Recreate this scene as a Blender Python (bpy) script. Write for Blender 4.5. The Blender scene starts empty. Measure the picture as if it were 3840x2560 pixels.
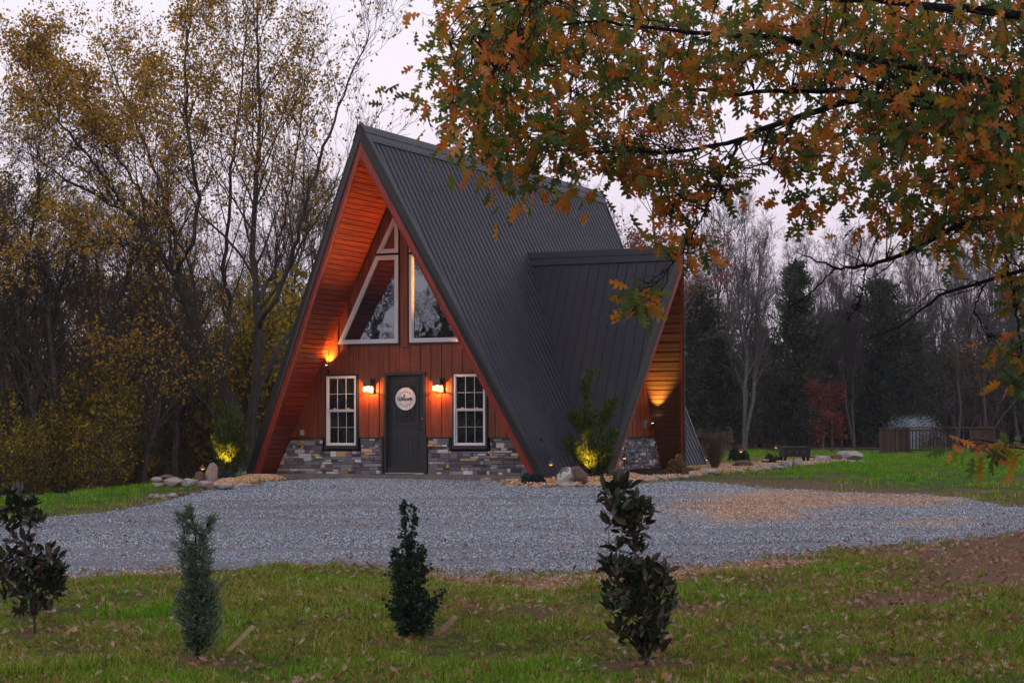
import bpy, math, random
import numpy as np
from mathutils import Vector, Matrix
PI = math.pi
# ------------------------------------------------------------------ camera
F, CX, CY, CZ = 7612.0, 19.742, -39.039, 1.052
YAW, PITCH, ROLL = 0.4155, 0.0402, -0.0046
cy_, sy_, cp_, sp_ = math.cos(YAW), math.sin(YAW), math.cos(PITCH), math.sin(PITCH)
FW = np.array([-sy_*cp_, cy_*cp_, sp_]); R0 = np.array([cy_, sy_, 0.]); U0 = np.cross(R0, FW)
RT = R0*math.cos(ROLL)+U0*math.sin(ROLL); UP = -R0*math.sin(ROLL)+U0*math.cos(ROLL)
CAM = np.array([CX, CY, CZ]); FH = np.array([-sy_, cy_, 0.])
SC = bpy.context.scene
cam = bpy.data.cameras.new('camera'); camo = bpy.data.objects.new('camera', cam); SC.collection.objects.link(camo)
camo.matrix_world = Matrix(((RT[0], UP[0], -FW[0], CX), (RT[1], UP[1], -FW[1], CY), (RT[2], UP[2], -FW[2], CZ), (0, 0, 0, 1)))
cam.sensor_width = 36; cam.lens = F/3840*36; cam.clip_end = 2000; cam.clip_start = .1
cam.dof.use_dof = True; cam.dof.focus_distance = 43; cam.dof.aperture_fstop = 9
SC.camera = camo
SC.view_settings.view_transform = 'Standard'; SC.view_settings.look = 'None'
SC.view_settings.gamma = 1; SC.view_settings.exposure = 0; SC.view_settings.use_curve_mapping = False
# ------------------------------------------------------------------ world: dusk sky, sun just below the trees behind the camera
w = bpy.data.worlds.new('World'); SC.world = w; w.use_nodes = True
nt = w.node_tree; bg = nt.nodes['Background']
sky = nt.nodes.new('ShaderNodeTexSky'); sky.sky_type = 'NISHITA'; sky.sun_disc = False
sky.sun_elevation = math.radians(1.5); sky.sun_rotation = math.radians(150)
tc = nt.nodes.new('ShaderNodeTexCoord'); sx = nt.nodes.new('ShaderNodeSeparateXYZ'); nt.links.new(tc.outputs['Generated'], sx.inputs[0])
rp = nt.nodes.new('ShaderNodeValToRGB'); nt.links.new(sx.outputs['Z'], rp.inputs[0])
rp.color_ramp.elements[0].position = 0.0; rp.color_ramp.elements[0].color = (.66, .55, .68, 1)
rp.color_ramp.elements[1].position = 1.0; rp.color_ramp.elements[1].color = (.60, .66, .86, 1)
for p, c in ((.07, (.78, .68, .80, 1)), (.16, (.94, .86, .96, 1)), (.22, (.90, .86, .97, 1)), (.35, (.82, .82, .95, 1))):
    e = rp.color_ramp.elements.new(p); e.color = c
k = nt.nodes.new('ShaderNodeMix'); k.data_type = 'RGBA'; k.blend_type = 'MULTIPLY'; k.inputs[0].default_value = 1
nt.links.new(sky.outputs[0], k.inputs[6]); k.inputs[7].default_value = (.10, .10, .10, 1)
m_ = nt.nodes.new('ShaderNodeMix'); m_.data_type = 'RGBA'; m_.inputs[0].default_value = .93
nt.links.new(k.outputs[2], m_.inputs[6]); nt.links.new(rp.outputs[0], m_.inputs[7]); nt.links.new(m_.outputs[2], bg.inputs[0])
bg.inputs[1].default_value = 1.13
sn = bpy.data.lights.new('sun', 'SUN'); sn.energy = .12; sn.angle = math.radians(30); sn.color = (1, .85, .8)
sno = bpy.data.objects.new('sun', sn); SC.collection.objects.link(sno)
sno.rotation_euler = (math.radians(62), 0, math.radians(-15))

# ------------------------------------------------------------------ projection helpers (authoring only: pixel of the photograph -> world point)
def ray(px, py): return FW + RT*(px-1920)/F - UP*(py-1280)/F
def PT(px, py, d):
    r = ray(px, py); return CAM + r*(d/(r@FH))
def smooth(x): x = np.clip(x, 0, 1); return x*x*(3-2*x)
PD = [0, 17, 25, 30, 36, 39, 42, 45, 80, 400]; PZ = [-.98, -.95, -.80, -.60, -.37, -.25, -.14, -.09, -.14, -.14]
def hgt(x, y):
    x = np.asarray(x, float); y = np.asarray(y, float)
    s = (x-CX)*cy_+(y-CY)*sy_; d = -(x-CX)*sy_+(y-CY)*cy_
    z = np.interp(d, PD, PZ)
    e = np.maximum(0, -s-6.0)
    z = z-.085*e*smooth((d-32)/8)
    z = z-smooth((d-43.5)/14)*smooth((-s-6.2)/3)*1.6
    z = z+.5*smooth((d-90)/40)*smooth((s+2)/10)
    z = z+.035*np.sin(x*.9+y*.4)*np.sin(y*.7-x*.3)*smooth((26-d)/6)+.02*np.sin(x*2.3+1)*np.sin(y*2.1)*smooth((26-d)/6)
    return z
def H1(x, y): return float(hgt(x, y))
def G(px, py, dmax=200):
    r = ray(px, py); r = r/(r@FH)
    ds = np.concatenate([np.arange(8, 60, .02), np.arange(60, dmax, .1)])
    P = CAM[None]+ds[:, None]*r[None]
    b = np.nonzero(P[:, 2] <= hgt(P[:, 0], P[:, 1]))[0]
    i = b[0] if len(b) else len(ds)-1
    return np.array([P[i, 0], P[i, 1], H1(P[i, 0], P[i, 1])])
def AT(px, d):                      # ground point at lateral pixel px and distance d
    p = PT(px, 1586, d); return np.array([p[0], p[1], H1(p[0], p[1])])

# ------------------------------------------------------------------ node helpers
def C4(c): return (c[0], c[1], c[2], 1)
class M:
    def __init__(s, name):
        s.m = bpy.data.materials.new(name); s.m.use_nodes = True; s.t = s.m.node_tree; s.n = s.t.nodes
        s.b = s.n['Principled BSDF']; s.out = s.n['Material Output']
    def N(s, t, **k):
        n = s.n.new(t)
        for a, v in k.items(): setattr(n, a, v)
        return n
    def L(s, a, b): s.t.links.new(a, b)
    def co(s, kind='Object', scale=(1, 1, 1)):
        if kind == 'World': o = s.N('ShaderNodeNewGeometry').outputs['Position']
        else: o = s.N('ShaderNodeTexCoord').outputs[kind]
        m = s.N('ShaderNodeMapping'); m.inputs['Scale'].default_value = scale; s.L(o, m.inputs[0]); return m.outputs[0]
    def noise(s, co, sc, det=3, rough=.55):
        n = s.N('ShaderNodeTexNoise'); n.inputs['Scale'].default_value = sc; n.inputs['Detail'].default_value = det; n.inputs['Roughness'].default_value = rough
        s.L(co, n.inputs['Vector']); return n.outputs['Fac']
    def ramp(s, f, stops, interp='LINEAR'):
        r = s.N('ShaderNodeValToRGB'); r.color_ramp.interpolation = interp; s.L(f, r.inputs[0]); e = r.color_ramp.elements
        e[0].position, e[0].color = stops[0][0], C4(stops[0][1]); e[1].position, e[1].color = stops[-1][0], C4(stops[-1][1])
        for p, c in stops[1:-1]: q = e.new(p); q.color = C4(c)
        return r.outputs[0]
    def mix(s, f, a, b, bt='MIX'):
        m = s.N('ShaderNodeMix', data_type='RGBA', blend_type=bt)
        for v, i in ((f, 0), (a, 6), (b, 7)):
            if isinstance(v, (int, float)): m.inputs[i].default_value = v
            elif isinstance(v, tuple): m.inputs[i].default_value = C4(v)
            else: s.L(v, m.inputs[i])
        return m.outputs[2]
    def math(s, op, a, b=0):
        m = s.N('ShaderNodeMath', operation=op)
        for v, i in ((a, 0), (b, 1)):
            if isinstance(v, (int, float)): m.inputs[i].default_value = v
            else: s.L(v, m.inputs[i])
        return m.outputs[0]
    def bump(s, h, st=.3, dist=.01):
        b = s.N('ShaderNodeBump'); b.inputs['Strength'].default_value = st; b.inputs['Distance'].default_value = dist
        s.L(h, b.inputs['Height']); s.L(b.outputs[0], s.b.inputs['Normal'])
    def col(s, c):
        if isinstance(c, tuple): s.b.inputs['Base Color'].default_value = C4(c)
        else: s.L(c, s.b.inputs['Base Color'])
    def set(s, rough=.6, metal=0, spec=.5):
        s.b.inputs['Roughness'].default_value = rough; s.b.inputs['Metallic'].default_value = metal; s.b.inputs['Specular IOR Level'].default_value = spec; return s.m
    def rnd(s):                    # a random value per loose piece and per object
        g = s.N('ShaderNodeNewGeometry').outputs['Random Per Island']; o = s.N('ShaderNodeObjectInfo').outputs['Random']
        return s.math('FRACT', s.math('ADD', g, o))
def plain(name, c, rough=.6, metal=0, spec=.5, var=.15, sc=8, kind='Object', bmp=.1):
    m = M(name); co = m.co(kind); n = m.noise(co, sc, 4)
    m.col(m.ramp(n, [(.25, tuple(x*(1-var) for x in c)), (.75, tuple(x*(1+var) for x in c))]))
    if bmp: m.bump(m.noise(co, sc*6, 3), bmp, .01)
    return m.set(rough, metal, spec)
def wood(name, c1, c2, axis=2, rough=.5, sc=1, darkline=.35):
    m = M(name); s = [26*sc, 26*sc, 26*sc]; s[axis] = 1.3*sc
    oi = m.N('ShaderNodeObjectInfo'); tcn = m.N('ShaderNodeTexCoord'); ad = m.N('ShaderNodeVectorMath', operation='ADD')
    sc3 = m.N('ShaderNodeVectorMath', operation='SCALE'); cmb = m.N('ShaderNodeCombineXYZ')
    for i in range(3): m.L(oi.outputs['Random'], cmb.inputs[i])
    m.L(cmb.outputs[0], sc3.inputs[0]); sc3.inputs['Scale'].default_value = 17.
    m.L(tcn.outputs['Object'], ad.inputs[0]); m.L(sc3.outputs[0], ad.inputs[1])
    mp = m.N('ShaderNodeMapping'); mp.inputs['Scale'].default_value = tuple(s); m.L(ad.outputs[0], mp.inputs[0])
    n = m.noise(mp.outputs[0], 1, 5, .65)
    big = m.noise(ad.outputs[0], .9, 2)
    c = m.ramp(n, [(.28, tuple(x*darkline for x in c1)), (.45, c1), (.75, c2)])
    v = m.math('ADD', m.math('MULTIPLY', oi.outputs['Random'], .35), m.math('MULTIPLY', big, .5))
    c = m.mix(1.0, c, m.ramp(v, [(.1, (.72, .72, .72)), (.8, (1.25, 1.25, 1.25))]), 'MULTIPLY')
    m.col(c); m.bump(n, .35, .004); return m.set(rough)
def leafmat(name, stops, rough=.6, trans=.3, back=None, spec=.12):
    m = M(name); r = m.rnd()
    c = m.ramp(r, stops)
    if back:
        c = m.mix(m.N('ShaderNodeNewGeometry').outputs['Backfacing'], c, back)
    m.col(c); m.set(rough, 0, spec)
    if trans:
        t = m.N('ShaderNodeBsdfTranslucent'); m.L(m.mix(1., c, (1.3, 1.2, .8), 'MULTIPLY'), t.inputs[0])
        x = m.N('ShaderNodeMixShader'); x.inputs[0].default_value = trans
        m.L(m.b.outputs[0], x.inputs[1]); m.L(t.outputs[0], x.inputs[2]); m.L(x.outputs[0], m.out.inputs[0])
    return m.m
def emit(name, c, st):
    m = M(name); m.b.inputs['Base Color'].default_value = C4(c); m.b.inputs['Emission Color'].default_value = C4(c); m.b.inputs['Emission Strength'].default_value = st; return m.m

# ------------------------------------------------------------------ mesh helpers
COL = SC.collection
def tag(o, label=None, cat=None, group=None, kind=None):
    if label: o['label'] = label
    if cat: o['category'] = cat
    if group: o['group'] = group
    if kind: o['kind'] = kind
    return o
def link(name, me, mat=None, parent=None, loc=None):
    if mat and not me.materials: me.materials.append(mat)
    o = bpy.data.objects.new(name, me); COL.objects.link(o)
    if loc is not None: o.location = loc
    if parent: o.parent = parent
    return o
def thing(name, label, cat, loc=(0, 0, 0), rz=0, group=None):
    o = bpy.data.objects.new(name, None); COL.objects.link(o); o.location = loc; o.rotation_euler = (0, 0, rz)
    o.empty_display_size = .2
    return tag(o, label, cat, group)
def arr_mesh(name, V, Fc, smooth=False):
    V = np.asarray(V, np.float32).reshape(-1, 3); Fc = np.asarray(Fc, np.int32); k = Fc.shape[1]; n = Fc.shape[0]
    me = bpy.data.meshes.new(name); me.vertices.add(len(V)); me.vertices.foreach_set('co', V.ravel())
    me.loops.add(n*k); me.loops.foreach_set('vertex_index', Fc.ravel()); me.polygons.add(n)
    me.polygons.foreach_set('loop_start', np.arange(n, dtype=np.int32)*k)
    me.polygons.foreach_set('use_smooth', np.full(n, smooth)); me.update(calc_edges=True); return me
class MB:
    def __init__(s): s.v = []; s.f = []
    def add(s, V, Fc):
        b = len(s.v); s.v += [tuple(map(float, p)) for p in V]; s.f += [tuple(i+b for i in f) for f in Fc]; return s
    def box(s, c, d, rz=0, m=None):
        x, y, z = d[0]/2, d[1]/2, d[2]/2; V = [(a, b, e) for a in (-x, x) for b in (-y, y) for e in (-z, z)]
        if m is None: m = Matrix.Rotation(rz, 3, 'Z')
        V = [tuple(m@Vector(p)+Vector(c)) for p in V]
        return s.add(V, [(0, 1, 3, 2), (4, 6, 7, 5), (0, 4, 5, 1), (2, 3, 7, 6), (0, 2, 6, 4), (1, 5, 7, 3)])
    def b2(s, a, b):
        return s.box([(a[i]+b[i])/2 for i in range(3)], [abs(b[i]-a[i]) for i in range(3)])
    def prism(s, pts, ex):
        n = len(pts); ex = np.array(ex, float); V = [np.array(p, float) for p in pts]; V = V+[p+ex for p in V]
        return s.add(V, [tuple(range(n))[::-1], tuple(range(n, 2*n))]+[(i, (i+1) % n, n+(i+1) % n, n+i) for i in range(n)])
    def tube(s, pts, r, k=8, cap=True):
        P = np.array(pts, float); n = len(P); rr = np.ones(n)*r if np.isscalar(r) else np.array(r)
        T = np.gradient(P, axis=0); T /= np.linalg.norm(T, axis=1)[:, None]+1e-9; V = []
        a = np.array([.31, .17, .93]) if abs(T[0][2]) < .8 else np.array([1, .1, 0.])
        for i in range(n):
            u = np.cross(T[i], a); u /= np.linalg.norm(u)+1e-9; v = np.cross(T[i], u)
            for j in range(k):
                q = 2*PI*j/k; V.append(P[i]+rr[i]*(u*math.cos(q)+v*math.sin(q)))
        Fc = [(i*k+j, i*k+(j+1) % k, (i+1)*k+(j+1) % k, (i+1)*k+j) for i in range(n-1) for j in range(k)]
        if cap: Fc += [tuple(range(k))[::-1], tuple(range((n-1)*k, n*k))]
        return s.add(V, Fc)
    def lathe(s, c, prof, k=12):
        V = []
        for r, z in prof:
            for j in range(k): q = 2*PI*j/k; V.append((c[0]+r*math.cos(q), c[1]+r*math.sin(q), c[2]+z))
        n = len(prof)
        return s.add(V, [(i*k+j, i*k+(j+1) % k, (i+1)*k+(j+1) % k, (i+1)*k+j) for i in range(n-1) for j in range(k)]+[tuple(range(k))[::-1], tuple(range((n-1)*k, n*k))])
    def build(s, name, mat, parent=None, loc=None, sm=False, bevel=0):
        me = bpy.data.meshes.new(name); me.from_pydata(s.v, [], s.f); me.update()
        if sm: me.polygons.foreach_set('use_smooth', np.full(len(me.polygons), True))
        o = link(name, me, mat, parent, loc)
        if bevel:
            b = o.modifiers.new('b', 'BEVEL'); b.width = bevel; b.segments = 2; b.limit_method = 'ANGLE'
        return o

def copy_tree(o, parent=None):
    c = o.copy(); COL.objects.link(c)
    if parent: c.parent = parent
    for ch in list(o.children): copy_tree(ch, c)
    return c

# ------------------------------------------------------------------ materials
m_lawn = M('lawn_soil')
wc = m_lawn.co('World'); a_d = m_lawn.N('ShaderNodeAttribute', attribute_name='dirt').outputs['Fac']; a_c = m_lawn.N('ShaderNodeAttribute', attribute_name='clay').outputs['Fac']
a_f = m_lawn.N('ShaderNodeAttribute', attribute_name='fresh').outputs['Fac']
n1 = m_lawn.noise(wc, 1.1, 5); n2 = m_lawn.noise(wc, 9, 5, .7); n3 = m_lawn.noise(wc, 60, 3, .7)
g = m_lawn.ramp(n2, [(.3, (.022, .030, .005)), (.5, (.045, .062, .008)), (.72, (.09, .082, .020))])
fr = m_lawn.ramp(n2, [(.3, (.030, .070, .004)), (.7, (.062, .13, .008))])
g = m_lawn.mix(a_f, g, fr)
g = m_lawn.mix(m_lawn.ramp(n1, [(.45, (0, 0, 0)), (.7, (.55, .55, .55))]), g, (.085, .075, .035))
dirt = m_lawn.ramp(n3, [(.25, (.06, .032, .020)), (.5, (.17, .085, .050)), (.75, (.34, .20, .13))])
clay = m_lawn.ramp(n3, [(.25, (.16, .07, .035)), (.5, (.34, .17, .085)), (.75, (.48, .30, .18))])
g = m_lawn.mix(a_d, g, dirt); g = m_lawn.mix(a_c, g, clay)
m_lawn.col(g); m_lawn.bump(m_lawn.math('ADD', n2, n3), .8, .03); m_lawn = m_lawn.set(.95, 0, .1)
m_grav = M('gravel_bed'); wc = m_grav.co('World'); v = m_grav.N('ShaderNodeTexVoronoi'); v.inputs['Scale'].default_value = 34; m_grav.L(wc, v.inputs['Vector'])
sep = m_grav.N('ShaderNodeSeparateColor'); m_grav.L(v.outputs['Color'], sep.inputs[0])
gc = m_grav.ramp(sep.outputs[0], [(0, (.11, .10, .11)), (.5, (.22, .21, .235)), (.85, (.38, .36, .41)), (1, (.55, .55, .6))])
n = m_grav.noise(wc, .5, 4); gc = m_grav.mix(m_grav.ramp(n, [(.30, (.25, .25, .25)), (.6, (.65, .65, .65))]), gc, m_grav.ramp(m_grav.noise(wc, 26, 4, .8), [(.3, (.055, .048, .046)), (.7, (.20, .185, .18))]))
ac = m_grav.N('ShaderNodeAttribute', attribute_name='clay').outputs['Fac']
oc = m_grav.ramp(sep.outputs[1], [(0, (.20, .09, .045)), (.5, (.42, .23, .12)), (1, (.62, .45, .30))])
gc = m_grav.mix(ac, gc, oc); m_grav.col(gc); m_grav.bump(v.outputs['Distance'], .9, .02); m_grav = m_grav.set(.85, 0, .2)
def inst_tint(name, A, B, rough=.8, trans=0, C=None, spec=.3):
    m = M(name); t = m.N('ShaderNodeAttribute', attribute_name='tint', attribute_type='INSTANCER').outputs['Fac']
    q = m.N('ShaderNodeObjectInfo').outputs['Random']; g = m.N('ShaderNodeNewGeometry').outputs['Random Per Island']
    f = m.math('FRACT', m.math('ADD', q, g)); c = m.mix(t, m.ramp(f, A), m.ramp(f, B))
    m.col(c); m.set(rough, 0, spec)
    if trans:
        tr = m.N('ShaderNodeBsdfTranslucent'); m.L(c, tr.inputs[0]); x = m.N('ShaderNodeMixShader'); x.inputs[0].default_value = trans
        m.L(m.b.outputs[0], x.inputs[1]); m.L(tr.outputs[0], x.inputs[2]); m.L(x.outputs[0], m.out.inputs[0])
    return m.m
m_stones = inst_tint('gravel_stone', [(0, (.09, .098, .106)), (.35, (.215, .23, .25)), (.75, (.42, .44, .465)), (.95, (.66, .67, .70)), (1, (.45, .25, .15))],
                     [(0, (.25, .10, .05)), (.5, (.50, .27, .14)), (.85, (.68, .47, .30)), (1, (.75, .68, .58))])
m_grass = inst_tint('grass_blade', [(0, (.075, .12, .008)), (.35, (.16, .22, .015)), (.65, (.31, .32, .034)), (.82, (.44, .36, .08)), (.93, (.50, .35, .14)), (1, (.66, .52, .24))],
                    [(0, (.065, .17, .004)), (.5, (.13, .32, .010)), (1, (.25, .48, .022))], .8, .25, spec=.08)
m_red = wood('red_stained_wood', (.21, .036, .006), (.36, .074, .012), 2, .45)

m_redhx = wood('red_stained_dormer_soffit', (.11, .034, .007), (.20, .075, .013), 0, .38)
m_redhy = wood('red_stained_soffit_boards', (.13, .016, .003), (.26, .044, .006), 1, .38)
m_fasc = wood('red_fascia', (.27, .030, .014), (.37, .055, .028), 2, .45)
m_trim = plain('bronze_trim', (.026, .024, .021), .5, .1, .5, .12, 5, bmp=.05)
m_roof = M('metal_roof'); cc = m_roof.co('World'); n = m_roof.noise(cc, 1.2, 5, .6)
m_roof.col(m_roof.ramp(n, [(.3, (.020, .017, .024)), (.7, (.037, .033, .045))])); m_roof.bump(m_roof.noise(cc, 25, 3), .06, .01); m_roof = m_roof.set(.5, .15, .35)
m_roof2 = M('dark_metal_roof'); cc = m_roof2.co('World'); n = m_roof2.noise(cc, 1.2, 5, .6)
m_roof2.col(m_roof2.ramp(n, [(.3, (.022, .019, .022)), (.7, (.033, .029, .034))])); m_roof2.bump(m_roof2.noise(cc, 25, 3), .06, .01); m_roof2 = m_roof2.set(.55, .15, .3)
m_white = plain('white_vinyl', (.72, .71, .74), .4, 0, .5, .04, 5, bmp=.02)
m_muntin = plain('grey_muntin', (.42, .47, .46), .5, bmp=0)
m_dark = plain('dark_interior', (.010, .010, .011), .9, bmp=0)
m_door = plain('black_door_paint', (.020, .023, .030), .42, 0, .5, .12, 12, bmp=.08)
m_iron = plain('wrought_iron', (.010, .011, .012), .5, .4, bmp=.1)
m_brz = plain('bronze_lantern_metal', (.10, .065, .045), .4, .7, .5, .1, bmp=.05)
m_concrete = plain('concrete', (.17, .155, .14), .9, 0, .2, .25, 3, bmp=.3)
m_conc2 = plain('dark_plinth', (.035, .03, .03), .9, bmp=.2)
m_bark = M('grey_bark'); cc = m_bark.co('Object', (1, 1, .25)); n = m_bark.noise(cc, 14, 5, .7)
m_bark.col(m_bark.ramp(n, [(.3, (.030, .024, .020)), (.7, (.115, .095, .080))])); m_bark.bump(n, .8, .03); m_bark = m_bark.set(.95, 0, .1)
m_barkd = plain('dark_bark', (.020, .016, .015), .95, 0, .1, .5, 12, bmp=.5)
m_barkl = plain('pale_bark', (.13, .115, .105), .95, 0, .1, .4, 7, bmp=.5)
m_barkg = plain('weathered_grey_bark', (.095, .080, .080), .95, 0, .05, .4, 7, bmp=.3)
m_woodb = plain('brown_wood_bark', (.105, .085, .068), .95, 0, .05, .5, 9, bmp=.4)
m_barkt = plain('twig_bark', (.10, .085, .075), .95, 0, .1, .4, 7, bmp=0)
m_glass = M('window_glass')
gl = m_glass.N('ShaderNodeBsdfGlossy'); gl.inputs['Roughness'].default_value = .015; gl.inputs[0].default_value = (.75, .85, .9, 1)
df = m_glass.N('ShaderNodeBsdfDiffuse'); df.inputs[0].default_value = (.006, .007, .008, 1)
mx = m_glass.N('ShaderNodeMixShader'); mx.inputs[0].default_value = .30
m_glass.L(df.outputs[0], mx.inputs[1]); m_glass.L(gl.outputs[0], mx.inputs[2]); m_glass.L(mx.outputs[0], m_glass.out.inputs[0])
bp = m_glass.N('ShaderNodeBump'); bp.inputs['Strength'].default_value = .03; bp.inputs['Distance'].default_value = .05; m_glass.L(m_glass.noise(m_glass.co('World'), 2.2, 2), bp.inputs['Height']); m_glass.L(bp.outputs[0], gl.inputs['Normal']); m_glass = m_glass.m
m_st = []
for nm, c in (('slate_stone', (.165, .155, .175)), ('purple_slate_stone', (.18, .155, .17)), ('charcoal_stone', (.085, .085, .095)), ('grey_stone', (.25, .25, .265)),
              ('gold_stone', (.52, .33, .13)), ('cream_stone', (.62, .55, .46)), ('white_stone', (.74, .72, .72)), ('blush_stone', (.50, .36, .28))):
    m = M(nm); cc = m.co('World'); n = m.noise(cc, 22, 5, .7); oi = m.N('ShaderNodeObjectInfo').outputs['Random']
    v = m.math('ADD', m.math('MULTIPLY', n, .6), m.math('MULTIPLY', oi, .5))
    m.col(m.ramp(v, [(.2, tuple(x*.6 for x in c)), (.8, tuple(min(.8, x*1.35) for x in c))])); m.bump(n, .8, .015); m_st.append(m.set(.85, 0, .3))
def rockmat(name, c1, c2, lich=None):
    m = M(name); cc = m.co('Object'); n = m.noise(cc, 5, 6, .7); n2 = m.noise(cc, 24, 4, .7)
    c = m.ramp(n, [(.3, c1), (.7, c2)])
    if lich: c = m.mix(m.ramp(m.noise(cc, 3.2, 5, .6), [(.50, (0, 0, 0)), (.54, (1, 1, 1))]), c, lich)
    m.col(c); m.bump(m.math('ADD', n, n2), .8, .03); return m.set(.9, 0, .2)
m_rg = rockmat('grey_sandstone', (.20, .165, .145), (.50, .44, .40)); m_rp = rockmat('pink_sandstone', (.22, .15, .125), (.50, .38, .32))
m_rr = rockmat('red_brown_rock', (.09, .045, .032), (.22, .13, .10)); m_rl = rockmat('lichen_boulder', (.12, .085, .075), (.24, .19, .17), (.52, .54, .45))
m_warm = emit('lamp_glass_lit', (1, .58, .22), 2.6)
_t = m_warm.node_tree; _x = _t.nodes.new('ShaderNodeMixShader'); _x.inputs[0].default_value = .55; _r = _t.nodes.new('ShaderNodeBsdfTransparent'); _t.links.new(_r.outputs[0], _x.inputs[1]); _t.links.new(_t.nodes['Principled BSDF'].outputs[0], _x.inputs[2]); _t.links.new(_x.outputs[0], _t.nodes['Material Output'].inputs[0])
m_bulb = emit('bulb_lit', (1, .72, .42), 22); m_path = emit('path_lamp_lit', (1, .36, .10), 1.6)
m_blk = plain('black_metal', (.012, .012, .014), .5, .3, bmp=.05)
m_stake = plain('pine_stake', (.62, .42, .25), .8, 0, .2, .25, 14)
m_deckw = wood('weathered_deck_wood', (.060, .032, .019), (.12, .068, .040), 2, .8)
m_chip = inst_tint('orange_chip', [(0, (.35, .15, .06)), (.5, (.58, .31, .14)), (.9, (.72, .50, .30)), (1, (.75, .68, .55))], [(0, (.3, .1, .05)), (1, (.6, .4, .2))])
m_mulch = plain('mulch', (.20, .10, .05), .95, 0, .1, .5, 40, 'World', bmp=.6)
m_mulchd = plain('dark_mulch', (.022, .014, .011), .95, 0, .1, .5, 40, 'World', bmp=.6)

# ------------------------------------------------------------------ polygon masks on the ground
def gpoly(L): return np.array([G(*p)[:2] for p in L])
def sdf(P, x, y):        # >0 inside
    x = x.ravel(); y = y.ravel(); ins = np.zeros(len(x), bool); dm = np.full(len(x), 1e9); n = len(P)
    for i in range(n):
        a = P[i]; b = P[(i+1) % n]; e = b-a; L = e@e+1e-9
        t = np.clip(((x-a[0])*e[0]+(y-a[1])*e[1])/L, 0, 1); dm = np.minimum(dm, np.hypot(x-a[0]-t*e[0], y-a[1]-t*e[1]))
        c = ((a[1] > y) != (b[1] > y)); xx = a[0]+(y-a[1])*(b[0]-a[0])/(b[1]-a[1]+1e-12); ins ^= c & (x < xx)
    return np.where(ins, dm, -dm)
def vnoise(x, y, sc, seed):
    r = np.random.RandomState(seed); T = r.rand(64, 64); u = x*sc; v = y*sc; i = np.floor(u).astype(int); j = np.floor(v).astype(int); fu = smooth(u-i); fv = smooth(v-j)
    g = lambda a, b: T[a % 64, b % 64]
    return (g(i, j)*(1-fu)+g(i+1, j)*fu)*(1-fv)+(g(i, j+1)*(1-fu)+g(i+1, j+1)*fu)*fv
def fbm(x, y, sc, seed): return sum(vnoise(x, y, sc*2**k, seed+k)/2**k for k in range(4))/1.875-.5
P_GRAV = gpoly([(-500, 1985), (0, 1958), (150, 1945), (300, 1928), (500, 1908), (640, 1884), (690, 1862), (800, 1838), (900, 1824), (1000, 1812), (1100, 1803), (1350, 1796), (1830, 1800),
                (1900, 1822), (2000, 1830), (2280, 1832), (2400, 1814), (2560, 1808), (2700, 1815), (2850, 1834), (3100, 1846), (3450, 1858), (3600, 1866), (3720, 1886), (3840, 1905), (4300, 1940),
                (4300, 2030), (3840, 1990), (3700, 2012), (3600, 2028), (3450, 2034), (3300, 2045), (3100, 2065), (2950, 2090), (2650, 2115), (2450, 2128), (2200, 2150), (1900, 2162), (1700, 2155), (1600, 2140),
                (1400, 2130), (1100, 2126), (800, 2135), (500, 2142), (250, 2165), (0, 2185), (-500, 2220)])
P_CLAYIN = gpoly([(2520, 1925), (2650, 1885), (2800, 1845), (3150, 1850), (3560, 1868), (3480, 1885), (3250, 1905), (3080, 1925), (2900, 1948), (2740, 1960), (2600, 1950)])
P_CLAYIN2 = gpoly([(3330, 1972), (3480, 1948), (3600, 1952), (3500, 1975)])
P_CLAY = gpoly([(1600, 2140), (1900, 2165), (2200, 2152), (2450, 2128), (2650, 2112), (2900, 2100), (3100, 2100), (3050, 2135), (2700, 2155), (2500, 2185), (2250, 2205), (1900, 2215), (1700, 2200)])
P_CLAY2 = gpoly([(150, 2160), (500, 2135), (700, 2130), (690, 2150), (400, 2160), (150, 2185)])
P_DIRT = gpoly([(3250, 2060), (3500, 2030), (3840, 1990), (4100, 2050), (4000, 2180), (3760, 2230), (3650, 2270), (3560, 2310), (3380, 2310), (3300, 2260), (3420, 2200), (3300, 2130)])
P_DIRT2 = gpoly([(2650, 1795), (3100, 1800), (3500, 1835), (3800, 1870), (3840, 1900), (3600, 1866), (3300, 1853), (2850, 1836), (2650, 1815)])
P_DIRT3 = gpoly([(150, 1935), (350, 1905), (560, 1860), (700, 1850), (640, 1884), (500, 1908), (300, 1930)])
P_FRESH = gpoly([(2700, 1790), (3840, 1860), (4500, 1900), (4500, 1690), (2700, 1690)])
P_FRESH2 = gpoly([(-400, 1925), (150, 1915), (400, 1880), (700, 1840), (950, 1790), (700, 1790), (100, 1880), (-400, 1905)])

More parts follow.
